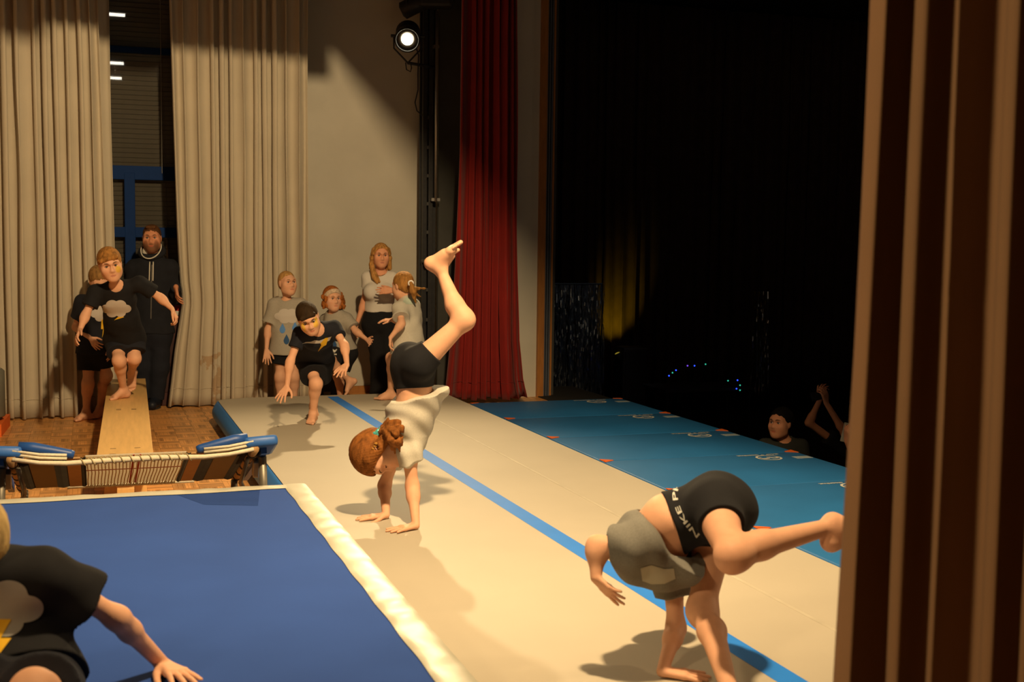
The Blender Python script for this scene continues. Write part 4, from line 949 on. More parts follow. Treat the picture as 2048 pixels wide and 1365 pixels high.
# --- boy running along the bench
def boy_a():
    Y = 9.72; J = joints(dict(pel=(250, 676, .05), wai=(243, 636, -.10), che=(236, 598, -.22), nb=(232, 568, -.32), hc=(220, 528, -.42), sR=(192, 584, -.30), sL=(279, 568, -.26), eR=(171, 631, -.36), wR=(160, 660, -.44), eL=(321, 596, -.16), wL=(344, 618, -.20),
        hR=(234, 684, .05), hL=(267, 682, .05), kR=(238, 722, -.12), aR=(247, 782, .10), kL=(269, 718, -.02), aL=(263, 748, .30)), Y)
    S = 1.06; J['aR'][2] = .303+.066*S; root = person(V3(J['aR'][0], J['aR'][1], .3), 'barefoot boy in black cloud t-shirt and shorts running along the wooden bench')
    hd = {'R': dict(d=to(at(157, 660, 9.3), at(144, 690, 9.18)), n=V3(.5, .2, -.2), curl=.3, L=.165), 'L': dict(d=to(at(344, 618, 9.5), at(352, 634, 9.5)), n=V3(-.8, -.1, -.5), curl=.75, spread=.05, L=.165)}
    ft = {'R': dict(f=V3(-.55, -.83, -.05), u=UZ), 'L': dict(f=V3(-.05, -.42, -.9), u=V3(0, -.9, .42))}
    d = figure(root, J, S, look(J['hc'], 6, 14), V3(-.13, -.22, .97), .230, h=.005, hands=hd, feet=ft, paint=[(-.20, -.12, .10, .12, YP)], lips=(.45, .16, .11))
    face(root, d); hair(root, d, hairmat('hair_light_brown', srgb(150, 104, 52)), line=(.33, .19), tilt=.62, nape=-.22, thick=.065, sweep=.18, extra=[((-.2, .33, .30), (.28, .36, .24), .09, .07), ((.1, .38, .30), (.33, .22, .22), .08, .06)])
    ts, dt = shirt(root, d, M_BLK, slv=.62, hem=.02, flare=.035, slf=.02); shorts(root, d, M_NAVY, frac=.62, flare=.028)
    o = at(232, 617, Y); decal(root, ts, dt, cloud_poly(.225, .15), o, RX, UZ, CAMV, M_PC, 'cloud_print', lab='pale grey cloud print')
    decal(root, ts, dt, bolt_poly(.075, .085), at(240, 632, Y), RX-UZ*.6, UZ+RX*.6, CAMV, M_PY, 'lightning_print', off=.0018, lab='yellow lightning print')
boy_a()
# --- boy waiting behind him by the curtain
def boy_b():
    Y = 10.6; J = joints(dict(pel=(190, 700), wai=(190, 663), che=(186, 625, -.05), nb=(192, 590, -.10), hc=(198, 560, -.14), sR=(163, 604, -.05), sL=(222, 606, -.02), eR=(152, 655, 0), wR=(181, 677, -.14), eL=(228, 650), wL=(222, 690, -.05),
        hR=(178, 708), hL=(204, 708), kR=(176, 768, -.03), aR=(172, 829, .02), kL=(213, 752, .05), aL=(199, 818, .18)), Y)
    S = 1.06; J['aR'][2] = J['aL'][2] = .003+.066*S; root = person(V3(J['aR'][0], J['aR'][1], 0), 'boy in navy cloud t-shirt half hidden behind the boy on the bench')
    hd = {'R': dict(d=to(at(181, 677, 10.36), at(196, 696, 10.3)), n=V3(-.3, .6, .3), curl=.45), 'L': dict(d=V3(0, -.1, -1), n=V3(-1, 0, 0))}
    ft = {'R': dict(f=V3(-.4, -.9, 0), u=UZ), 'L': dict(f=V3(-.1, -1, 0), u=UZ)}
    d = figure(root, J, S, look(J['hc'], 16, 34), V3(.10, -.45, .88), .222, h=.0055, hands=hd, feet=ft); face(root, d)
    hair(root, d, hairmat('hair_dark_blond', srgb(140, 105, 60)), line=(.30, .22), tilt=.66, nape=-.25, thick=.045)
    ts, dt = shirt(root, d, M_NAVY, slv=.62, hem=.03, flare=.03, slf=.02); shorts(root, d, M_BLK, frac=.56, flare=.03)
    decal(root, ts, dt, cloud_poly(.20, .15), at(205, 627, Y), RX, UZ, CAMV, M_PC, 'cloud_print', lab='pale grey cloud print')
    decal(root, ts, dt, bolt_poly(.05, .14), at(207, 656, Y), RX, UZ, CAMV, M_PY, 'lightning_print', off=.004, lab='yellow lightning print')
boy_b()
# --- man at the curtain
def man():
    Y = 11.45; J = joints(dict(pel=(304, 660), wai=(304, 612), che=(304, 562), nb=(304, 514), hc=(304, 476, -.04), sR=(268, 537), sL=(340, 537), eR=(262, 600, .02), wR=(262, 650, -.05), eL=(353, 585, -.02), wL=(352, 578, -.22),
        hR=(291, 668), hL=(319, 668), kR=(286, 735, -.03), aR=(284, 802), kL=(320, 738, -.03), aL=(312, 802)), Y)
    J['eL'] = at(349, 596, Y+.02); J['wL'] = at(352, 574, Y-.2)
    S = 1.36; J['aR'][2] = J['aL'][2] = .09; root = person(V3(J['aL'][0], J['aL'][1], 0), 'bearded man in dark hooded jacket and trousers holding the curtain aside')
    hd = {'L': dict(d=to(at(352, 574, 11.25), at(355, 600, 11.2)), n=V3(.8, .3, -.1), curl=.4, L=.19, spread=.08), 'R': dict(d=V3(0, -.1, -1), n=V3(1, 0, 0), L=.19)}
    d = figure(root, J, S, look(J['hc'], -6, 4), V3(0, -.08, 1), .235, h=.0065, hands=hd, adult=True, limb=.9, skin=srgb(205, 140, 105), paint=[(0, -.40, .34, .16, (.13, .06, .03)), (.2, -.25, .10, .2, (.16, .075, .04)), (-.2, -.25, .10, .2, (.16, .075, .04)), (0, -.22, .12, .035, (.13, .06, .03))]); face(root, d)
    hair(root, d, hairmat('hair_brown_short', srgb(84, 54, 30)), line=(.32, .27), tilt=.74, nape=-.28, thick=.03, extra=[((-.12, .30, .44), (.14, .30, .44), .07, .07)])
    g, M, hh = d['g'], d['M'], d['hh']
    n1 = M[1]*.2+M[2]*.98
    solid_obj('beard', root, hairmat('hair_beard', srgb(96, 58, 34)), [([infl(p, .009, .01) for p in d['hp'][1:4]]+[rc(g(s*.2, .10, -.32), g(s*.06, .32, -.42), hh*.105, hh*.09, .02) for s in (-1, 1)]+[rc(g(-.08, .40, -.205), g(.08, .40, -.205), hh*.03, hh*.03, .01)], [(g(0, 0, -.20), n1), (g(0, .02, -.2), -M[1])], 0)], .005, subs=[rc(g(-.07, .43, -.29), g(.07, .43, -.29), hh*.055, hh*.055, .005)])
    # jacket with long sleeves, hood, cords and zip
    pel, wai, nb = J['pel'], d['wai'], J['nb']; dn = nrm(pel-wai); t = .035; tor = [infl(p, t) for p in d['tor']]+[fc(wai, pel+dn*.08, .15, .16, d['fp'], .8, .05)]
    gr = [(tor, [(pel+dn*.03, dn)], 0.)]
    for s in 'LR': gr.append(([rc(J['s'+s], J['e'+s], .07, .06, .02), rc(J['e'+s], J['w'+s], .058, .045, .02)], [(J['w'+s]-to(J['e'+s], J['w'+s])*.02, to(J['e'+s], J['w'+s]))], .04))
    M_J = mat('dark_navy_fleece', (.012, .013, .018), .95, .15, 20, .2, 200); jk, dt = solid_obj('jacket', root, M_J, gr, .0075, disp=wrinkle(.005), subs=[rc(nb+UZ*.01+CAMV*.02, nb+UZ*.3+CAMV*.05, .075, .10, .01)])
    hood = MB(); ring = [nb+V3(math.sin(a)*.100, .0-math.cos(a)*.070, .045-.050*math.cos(a)) for a in np.linspace(-2.6, 2.6, 24)]
    hood.tube([Vector(p-np.array(root.location)) for p in ring], .030, 10).build('hood', M_J, jk, True)
    M_CD = mat('white_drawcord', (.62, .58, .50), .7); L0 = Vector(root.location)
    MB().tube([Vector(nb+V3(math.sin(a)*.092, -.025-math.cos(a)*.082, .080-.095*math.cos(a)))-L0 for a in np.linspace(-2.0, 2.0, 20)], .006, 6).build('hood_edging', M_CD, jk, True)
    bvh = BVHTree.FromPolygons([Vector(v) for v in dt[0]], [tuple(q) for q in dt[1].tolist()])
    def down(px, ys, off=.006):
        o = []
        for y in ys:
            a_ = Vector((0, 0, CAMH)); h_ = bvh.ray_cast(a_, Vector(ray(px(y), y)).normalized())
            o.append((h_[0]+Vector((0, -off, 0))-L0) if h_[0] else Vector(at(px(y), y, Y-.17))-L0)
        return o
    for f in (lambda y: 300-(y-522)*.03, lambda y: 307-(y-522)*.02): MB().tube(down(f, np.linspace(524, 562, 8)), .0055, 6).build('drawcord', M_CD, jk, True)
    MB().tube(down(lambda y: 303.5-(y-560)*.02, np.linspace(530, 638, 14), .003), .0045, 5).build('zip', mat('zip_metal', (.30, .29, .27), .4, metal=.6), jk)
    MB().ball(Vector(nb+V3(-.045, -.055, .05))-L0, .03, 10, (1, .6, 1.4)).build('shirt_collar', mat('white_collar', (.55, .52, .47), .8), jk, True)
    trousers(root, d, mat('dark_jeans', (.010, .012, .020), .9, .15, 30, .1, 200), top=.2, flare=.0)
    for s in 'LR':
        f = V3(.08 if s == 'L' else -.1, -1, 0); a = J['a'+s]; sh_, _ = solid_obj('shoe', root, mat('dark_shoe', (.012, .015, .025), .5, .2, 20), [([rc(a-UZ*.03+CAMV*-.04, a-UZ*.045+nrm(f)*.17, .048, .042, .02), rc(a, a-UZ*.04+nrm(f)*.06, .05, .045, .03)], [(V3(0, 0, .012), -UZ)], 0)], .007)
        MB().prism([(x*.05, -y*.125-.055) for x, y in ((math.cos(k*.3927), math.sin(k*.3927)) for k in range(16))], 0, .016, Matrix.Translation(Vector((a[0], a[1], 0))-L0)).build('sole', mat('shoe_sole', (.04, .04, .04), .8), sh_)
man()
# --- girl standing with the raincloud shirt
def girl_c():
    Y = 11.2; J = joints(dict(pel=(574, 700), wai=(573, 665), che=(573, 632), nb=(574, 600, .01), hc=(574, 566, -.02), sR=(549, 610), sL=(600, 610), eR=(536, 660, -.02), wR=(533, 700, -.10), eL=(607, 660), wL=(606, 700, -.05),
        hR=(562, 708), hL=(588, 708), kR=(560, 755, -.02), aR=(560, 806), kL=(588, 755, -.02), aL=(588, 806)), Y)
    S = 1.0; J['aR'][2] = J['aL'][2] = .003+.066*S; root = person(V3(J['aR'][0], J['aR'][1], 0), 'fair-haired girl in grey raincloud t-shirt standing before the beige curtain')
    hd = {'R': dict(d=to(at(533, 700, 11.1), at(534, 726, 11.04)), n=V3(-.1, .9, 0), curl=.15, spread=.25, L=.15), 'L': dict(d=V3(0, -.1, -1), n=V3(-1, 0, 0))}
    ft = {s: dict(f=V3(0, -1, 0), u=UZ) for s in 'LR'}
    d = figure(root, J, S, look(J['hc'], 28, -2), V3(-.02, 0, 1), .208, h=.005, hands=hd, feet=ft); face(root, d, brow=(.2, .12, .06))
    hm = hairmat('hair_blond', srgb(172, 132, 78)); hair(root, d, hm, line=(.26, .27), tilt=.74, nape=-.30, thick=.022, lump=.002, jagk=.35)
    solid_obj('ponytail', root, hm, [([rc(d['g'](-.05, -.46, .25), d['g'](-.1, -.66, .05), .022, .026, .01), rc(d['g'](-.1, -.66, .05), d['g'](-.15, -.62, -.55), .026, .012, .01)], [], 0)], .005)
    ts, dt = shirt(root, d, M_GREY, slv=.72, hem=.04, flare=.045, slf=.026, t=.02); shorts(root, d, M_BLK, frac=.42, flare=.02)
    decal(root, ts, dt, cloud_poly(.25, .15), at(576, 632, Y), RX, UZ, CAMV, M_PC, 'cloud_print', lab='pale grey cloud print')
    for x, y, m, w_, l_ in ((565, 659, M_PB, .052, .075), (590, 656, M_PB, .052, .075), (573, 681, M_PD, .052, .075)): decal(root, ts, dt, drop_poly(w_, l_), at(x, y, Y), RX, UZ, CAMV, m, 'raindrop_print', lab='dark blue raindrop print' if m is M_PD else 'light blue raindrop print')
girl_c()
# --- boy lunging forward on the air track
def boy_d():
    Y = 9.2; J = joints(dict(pel=(628, 716, .20), wai=(632, 692, .03), che=(636, 672, -.16), nb=(634, 656, -.26), hc=(616, 635, -.36), sR=(600, 668, -.22), sL=(668, 655, -.18), eR=(580, 725, -.30), wR=(574, 773, -.34), eL=(689, 692, -.30), wL=(694, 730, -.42),
        hR=(610, 722, .20), hL=(645, 722, .18), kR=(632, 768, -.02), aR=(626, 838, .02), kL=(630, 770, .30), aL=(626, 815, .55)), Y)
    S = 1.0; J['hR'] = at(617, 722, Y+.2); J['aR'] = onz(626, 845, .208)+UZ*.066; J['aL'] = onz(627, 829, .208)+UZ*.075
    root = person(V3(J['aR'][0], J['aR'][1], .205), 'dark-haired boy in navy t-shirt lunging forward with both hands out on the air track')
    hd = {'R': dict(d=to(at(574, 773, 8.86), at(560, 797, 8.78)), n=V3(.1, .55, -.6), curl=.15, spread=.3, thumb=1.1, L=.155), 'L': dict(d=to(at(694, 730, 8.78), at(677, 751, 8.66)), n=V3(.05, .5, -.75), curl=.15, spread=.3, L=.155)}
    ft = {'R': dict(f=V3(-.02, -1, -.03), u=UZ), 'L': dict(f=V3(.25, -.95, -.25), u=V3(.1, -.25, .97))}
    d = figure(root, J, S, look(J['hc'], 10, 30), V3(-.18, -.52, .80), .212, h=.005, hands=hd, feet=ft, paint=[(.24, -.08, .06, .20, YP), (-.19, -.10, .10, .11, YP), (-.24, .05, .05, .12, YP)])
    face(root, d, brow=(.04, .025, .015)); hair(root, d, hairmat('hair_dark_brown', srgb(48, 34, 18), .3), line=(.30, .22), tilt=.62, nape=-.24, thick=.05, sweep=-.12, extra=[((-.22, .32, .27), (.2, .35, .25), .08, .08)])
    ts, dt = shirt(root, d, M_NAVY, slv=.50, hem=-.02, flare=.02, slf=.012, t=.013); shorts(root, d, M_BLK, frac=.66, flare=.05, t=.022)
    bp_ = [(-.5, -.14), (-.38, -.02), (-.22, .0), (-.08, .10), (.08, .08), (.26, .22), (.40, .24), (.5, .38), (.42, .10), (.3, -.02), (.1, -.10), (-.1, -.12), (-.3, -.10)]
    decal(root, ts, dt, [(x*.215, y*.11) for x, y in bp_], at(634, 684, Y), RX, UZ, CAMV, M_PC, 'cloud_print', lab='crumpled pale grey cloud print')
    decal(root, ts, dt, [(-.03, -.05), (-.005, .0), (-.012, .01), (.02, .05), (.045, .055), (.03, .0), (.01, -.01)], at(644, 690, Y), RX, UZ, CAMV, M_PY, 'lightning_print', off=.0045, lab='yellow lightning print')
boy_d()
# --- girl with headband running up behind the track
def girl_e():
    Y = 11.35; J = joints(dict(pel=(684, 702, .02), wai=(680, 670), che=(674, 646, -.03), nb=(668, 626, -.04), hc=(664, 597, -.08), sR=(652, 640, .05), sL=(694, 640, -.06), eR=(650, 680, .1), wR=(668, 698, .0), eL=(712, 663, -.12), wL=(734, 680, -.20),
        hR=(676, 708, .04), hL=(696, 706, -.02), kR=(660, 724, -.30), aR=(699, 762, -.16), kL=(676, 752, .03), aL=(681, 806, .16)), Y)
    J['hR'], J['hL'] = at(674, 708, Y-.04), at(696, 706, Y+.04); S = .97; J['aL'][2] = .003+.066*S; root = person(V3(J['aL'][0], J['aL'][1], 0), 'girl with curly hair and pale headband running up to the air track')
    hd = {'L': dict(d=to(at(734, 680, 11.15), at(748, 690, 11.05)), n=V3(-.5, -.5, .3), curl=.35, spread=.25, L=.14), 'R': dict(d=V3(.3, -.3, -.9), n=V3(-1, 0, 0), L=.14)}
    ft = {'R': dict(f=V3(-.62, -.35, -.72), u=V3(-.5, -.2, .75)), 'L': dict(f=V3(.1, -1, 0), u=UZ)}
    d = figure(root, J, S, look(J['hc'], 24, 4), V3(.04, -.05, 1), .205, h=.005, hands=hd, feet=ft); face(root, d, brow=(.25, .13, .06)); g = d['g']
    rg = np.random.default_rng(3); cur = []
    for i in range(46):
        a = rg.uniform(-2.6, -.55) if i % 3 else rg.uniform(.75, 1.6); z = rg.uniform(-.46, .22); r = rg.uniform(.42, .60) if a < 0 else rg.uniform(.36, .44)
        p = (math.sin(a)*r, math.cos(a)*r-.10, z); q = (p[0]*1.04+rg.uniform(-.05, .05), p[1]*1.04, p[2]-rg.uniform(.04, .1)); cur.append((p, q, rg.uniform(.07, .115), .06))
    hair(root, d, hairmat('hair_copper', srgb(150, 88, 38)), line=(.24, .24), tilt=.76, nape=-.36, thick=.07, extra=cur)
    hb = [el(g(0, -.055, .135), d['M'], d['hh']*np.array([.418, .505, .462]), 0)]; bn = d['M'][1]*.77-d['M'][2]*.63; F_ = g(0, .30, .36)
    solid_obj('headband', root, mat('headband_cloth', (.55, .42, .30), .8, .35, 60), [(hb, [(F_+bn*d['hh']*.10, bn), (F_-bn*d['hh']*.10, -bn)], 0)], .005)
    ts, dt = shirt(root, d, M_GREY, slv=.66, hem=-.01, flare=.03, slf=.02, t=.017); so, sd = shorts(root, d, M_BLK, frac=.7, flare=.03, t=.022)
    decal(root, so, sd, [(-.5, .35), (-.3, .5), (0, .05), (.3, .5), (.5, .35), (.12, -.1), (-.12, -.1)] and [(x*.05, y*.035) for x, y in ((-.5, .4), (-.3, .6), (0, .2), (.35, .6), (.5, .4), (.1, -.3), (-.1, -.3))], at(669, 703, Y), RX, UZ, CAMV, M_PW, 'logo_print', lab='small white logo')
    decal(root, so, sd, [(x*.05, y*.012) for x, y in ((-.5, .5), (.5, .5), (.5, -.5), (-.5, -.5))], at(668, 709, Y), RX, UZ, CAMV, M_PW, 'logo_print', lab='small white lettering line')
    decal(root, ts, dt, drop_poly(.05, .07), at(668, 690, Y), RX, UZ, CAMV, M_PD, 'raindrop_print', lab='dark blue raindrop print')
girl_e()
# --- young woman by the wall
def woman():
    Y = 12.1; J = joints(dict(pel=(759, 642), wai=(759, 606), che=(761, 578), nb=(761, 546), hc=(762, 510, -.05), sR=(736, 556), sL=(785, 556), eR=(728, 605, .03), wR=(715, 645, -.06), eL=(799, 596, -.06), wL=(787, 582, -.32),
        hR=(747, 650), hL=(772, 650), kR=(757, 718, -.02), aR=(764, 786, .02), kL=(777, 718, -.02), aL=(782, 786, .03)), Y)
    S = 1.22; J['aR'][2] = J['aL'][2] = .08; root = person(V3(J['aR'][0], J['aR'][1], 0), 'young woman with long blond hair in white t-shirt and wide black trousers')
    hd = {'L': dict(d=to(at(787, 582, 11.78), at(752, 581, 11.74)), n=V3(-.05, .75, -.3), curl=.15, spread=.08, L=.175, thumb=.5), 'R': dict(d=V3(-.15, -.3, -1), n=V3(1, 0, 0), L=.17)}
    d = figure(root, J, S, look(J['hc'], 8, 8), V3(.03, -.12, 1), .218, h=.0055, hands=hd, female=True, adult=True, limb=.92, skin=srgb(224, 160, 125), lips=(.42, .13, .10)); face(root, d, brow=(.12, .07, .035)); g = d['g']
    hm = hairmat('hair_long_blond', srgb(178, 130, 72))
    ex = [((s*.30, -.02, .22), (s*.385, -.02, -.15), .13, .13) for s in (-1, 1)]+[((s*.36, -.05, -.1), (s*.42, -.06, -.62), .13, .10) for s in (-1, 1)]+[((-.30, -.2, -.2), (-.34, -.22, -.72), .16, .10), ((0, -.36, .0), (0, -.34, -.70), .24, .2), ((.41, -.02, -.45), (.34, .34, -.95), .13, .12), ((.34, .34, -.95), (.20, .42, -1.22), .12, .05), ((.2, .30, .36), (.36, .1, .05), .06, .08), ((-.2, .30, .36), (-.36, .1, .05), .06, .08), ((.28, .26, -.80), (.10, .42, -1.16), .09, .05)]
    hair(root, d, hm, line=(.27, .29), tilt=.72, nape=-.45, thick=.04, extra=ex, lump=.003, jagk=.3)
    ts, dt = shirt(root, d, mat('white_tee', (.66, .62, .56), .85, .04, 10, .1, 250), slv=.42, hem=-.075, flare=-.005, slf=.008, t=.010, wr=.003); trousers(root, d, M_BLK, t=.022, top=.55, flare=.055, end=1.04)
    pts = [V3(J['nb'][0]+math.sin(a)*.062, J['nb'][1]-math.cos(a)*.072-.005, J['nb'][2]+.01-.035*math.cos(a)) for a in np.linspace(-1.6, 1.6, 14)]
    MB().tube([Vector(p-np.array(root.location)) for p in pts], .0025, 5).build('necklace', mat('gold', (.6, .4, .12), .3, metal=1.), root, True)
    w_ = J['wL']-V3(-.02, 0, 0); MB().tube([Vector(w_+V3(.0, math.sin(a)*.03, math.cos(a)*.03)-np.array(root.location)) for a in np.linspace(0, 6.28, 16)], .004, 6).build('bracelet', mat('pale_bead', (.7, .65, .6), .4), root, True)
    for s in (-1, 1): MB().ball(Vector(g(s*.37, .02, -.17)-np.array(root.location)), .007, 8).build('earring', mat('gold', (.6, .4, .12)), root, True)
    for s in 'LR': a = J['a'+s]; MB().prism([(x*.045, -y*.12-.05) for x, y in ((math.cos(k*.3927), math.sin(k*.3927)) for k in range(16))], 0, .05, Matrix.Translation(Vector((a[0], a[1], 0))-Vector(root.location))).build('shoe', M_BLK, root)
woman()
# --- girl with ponytail, turned away, stepping on the track
def girl_g():
    Y = 10.25; J = joints(dict(pel=(816, 694), wai=(818, 662), che=(818, 628), nb=(815, 600), hc=(806, 571), sR=(808, 614, .17), sL=(806, 618, -.15), eR=(796, 640, .2), wR=(785, 640, .2), eL=(803, 648, -.22), wL=(781, 676, -.25),
        hR=(822, 704, .09), hL=(812, 704, -.09), kR=(838, 756, .1), aR=(858, 800, .14), kL=(784, 710, -.20), aL=(779, 790, 0)), Y)
    J['sL'], J['sR'] = at(800, 617, Y-.10), at(826, 614, Y+.12)
    S = 1.0; J['aL'] = onz(781, 800, .208)+UZ*.066; J['kL'] = at(790, 752, J['aL'][1]-.02); J['kL'] = at(783, 716, J['aL'][1]-.12); J['aR'][2] = .205+.12
    root = person(V3(J['aL'][0], J['aL'][1], .205), 'small girl with ponytail in pale grey shirt turned away beside the woman')
    hd = {'L': dict(d=to(at(781, 676, 10.0), at(780, 692, 10.0)), n=V3(1, 0, .2), curl=.5, L=.135), 'R': dict(d=V3(-1, 0, -.05), n=V3(0, .2, -1), curl=.25, L=.135)}
    ft = {'L': dict(f=V3(-1, -.25, 0), u=UZ), 'R': dict(f=V3(-.5, .2, -.8), u=V3(-.6, .3, .5))}
    d = figure(root, J, S, V3(-.66, .70, -.22), V3(-.12, .15, 1), .212, h=.005, hands=hd, feet=ft); face(root, d); g = d['g']
    hm = hairmat('hair_golden', srgb(150, 106, 54)); hair(root, d, hm, line=(.27, .24), tilt=.74, nape=-.40, thick=.05)
    e0 = at(822, 567, Y-.16); solid_obj('ponytail', root, hm, [([rc(e0, at(826, 583, Y-.17), .018, .028, .012), rc(at(826, 583, Y-.17), at(832, 606, Y-.12), .026, .006, .012), rc(at(826, 578, Y-.15), at(852, 577, Y-.05), .020, .004, .012), rc(at(828, 586, Y-.15), at(842, 594, Y-.08), .014, .003, .01)], [], 0)], .005, disp=wrinkle(.003, (90, 90, 40)))
    MB().tube([Vector(e0+V3(math.cos(a)*.02, -.004, math.sin(a)*.02)-np.array(root.location)) for a in np.linspace(0, 6.28, 14)], .007, 6).build('hair_tie', mat('white_tie', (.75, .72, .68), .7), root, True)
    ts, dt = shirt(root, d, M_LGREY, slv=.62, hem=.055, flare=.05, slf=.028, t=.022, wr=.005); shorts(root, d, M_BLK, frac=.25)
    decal(root, ts, dt, [(-.06, .0), (-.045, .03), (.0, .045), (.045, .03), (.06, .0), (.03, -.02), (-.03, -.02)], at(820, 604, Y), RX, UZ, CAMV, mat('mint_patch', (.42, .50, .42), .8), 'mint_patch', lab='pale mint patch at the nape')
girl_g()
# --- girl in a handstand
def girl_h():
    Y = 6.08; J = joints(dict(pel=(826, 738, .04), wai=(830, 790, .03), che=(815, 852, .03), nb=(800, 893, .05), hc=(754, 906, -.02), sL=(819, 912, -.08), sR=(786, 918, .16), eL=(825, 975, -.09), wL=(834, 1040, -.08), eR=(769, 972, .18), wR=(768, 1022, .18),
        hL=(838, 728, -.07), hR=(838, 726, .14), kL=(929, 640, -.06), aL=(880, 536, .02), kR=(928, 641, .19), aR=(881, 540, .24)), Y)
    S = 1.06; a_, b_ = onz(832, 1052, .225), onz(772, 1031, .225); J['wL'] = a_; J['wR'] = b_
    J['fp'] = V3(.86, -.2, .45); J['fc'] = V3(.9, -.25, .2)
    root = person(V3(J['wL'][0], J['wL'][1], .205), 'girl in a handstand on the air track, one bent leg high')
    hd = {'L': dict(d=to(a_, onz(786, 1061, .216)), n=-UZ, curl=.02, spread=.34, L=.155, thumb=.9), 'R': dict(d=to(b_, onz(728, 1036, .216)), n=-UZ, curl=.02, spread=.34, L=.155, thumb=.9)}
    ft = {'L': dict(f=to(at(862, 530, 6.08), at(922, 498, 6.05)), u=V3(.15, .1, -.6), k=1.05), 'R': dict(f=to(at(862, 530, 6.08), at(918, 501, 6.08)), u=V3(.15, .1, -.6), k=.9)}
    d = figure(root, J, S, V3(.52, -.26, -.80), V3(-.82, -.18, -.54), .235, h=.0042, hands=hd, feet=ft, limb=1.03); face(root, d, closed=True); g = d['g']
    hm = hairmat('hair_chestnut', srgb(128, 78, 34)); hair(root, d, hm, line=(.30, .20), tilt=.70, nape=-.42, thick=.075, h=.0045, extra=[((-.30, .05, .05), (-.40, -.1, -.3), .13, .12), ((-.3, .1, .2), (-.38, 0, -.1), .14, .12)])
    e0 = at(757, 868, Y-.02); tails = []
    rg = np.random.default_rng(8)
    for (x, y, dy) in ((797, 828, -.02), (790, 832, .03), (803, 848, -.08), (808, 866, -.12), (800, 905, -.14), (806, 896, -.10), (790, 908, -.13), (795, 880, -.15), (783, 900, -.15)):
        m = (768+(x-757)*.35+rg.uniform(-3, 3), 862+(y-868)*.3-6); a = e0; b = at(m[0], m[1], Y+dy*.5-.04); c = at((m[0]+x)/2+3, (m[1]+y)/2-3, Y+dy-.03); e = at(x, y, Y+dy)
        tails += [rc(a, b, .016, .022, .01), rc(b, c, .022, .018, .01), rc(c, e, .018, .004, .01)]
    solid_obj('ponytail', root, hm, [(tails, [], 0)], .0042, disp=wrinkle(.002, (120, 120, 120)))
    L0 = Vector(root.location); sc_ = MB()
    for k in range(3): sc_.tube([Vector(e0+nrm(V3(-.5, 0, .6))*(.012*(k-1))+V3(math.cos(a)*.022, -math.sin(a)*.03-.005, math.cos(a)*.018+math.sin(a*7)*.003))-L0 for a in np.linspace(0, 6.28, 26)], .011, 8)
    sc_.build('scrunchie', mat('turquoise_sequin', (.12, .55, .52), .25, .5, 200, metal=.4), root, True)
    br = MB(); pts = [at(752-.0*k+(-10)*k/9, 890+24*k/9, Y-.115-.0*k) for k in range(10)]
    bv = None
    for k, (x, y) in enumerate(((752, 888), (750, 893), (747, 898), (745, 904), (743, 909), (740, 914))): br.ball(Vector(at(x, y, Y-.128+.004*k))-L0, .010, 8, (1, .8, .7))
    br.build('braid', hairmat('hair_braid', srgb(170, 122, 56)), root, True)
    # shirt: slides towards the shoulders, hem standing away from the waist
    pel, wai, che, nb = J['pel'], d['wai'], J['che'], J['nb']; ax = to(che, wai); t = .016; fch = d['fc']
    tor = [infl(p, t) for p in d['tor'][1:4]]+[fc(che, wai+ax*.06+V3(.035, 0, 0), .125, .150, V3(0, 1, 0)*.3+fch, .80, .06)]
    hn = nrm(ax*.86+V3(-.42, -.1, .12)); gr = [(tor, [(wai+ax*.004+V3(.01, 0, 0), hn)], 0.)]
    for s in 'LR':
        a, b = J['s'+s], J['e'+s]; u = nrm(b-a); L = np.linalg.norm(b-a); gr.append(([rc(a, a+u*L*.5, .055, .062, .02)], [(a+u*L*.26, nrm(u+V3(.35, 0, .1)))], .04))
    def fold(P): 
        q = (P-wai.astype(np.float32)); s1 = q@nrm(V3(.6, .1, .75)).astype(np.float32); s2 = q@nrm(V3(-.75, .2, .6)).astype(np.float32)
        return (.0045*np.sin(s1*70+3*np.sin(s2*14))+.003*np.sin(s2*45+s1*30)).astype(np.float32)
    hu_ = to(nb, d['hc']); solid_obj('t_shirt', root, M_LGREY, gr, .0045, disp=fold, shell=.010, subs=[rc(nb+hu_*.01, nb+hu_*.2, .058, .07, .006)])
    shorts(root, d, M_BLK, frac=.27, top=.72, t=.010, flare=.002, wr=.0015, h=.0045)
girl_h()
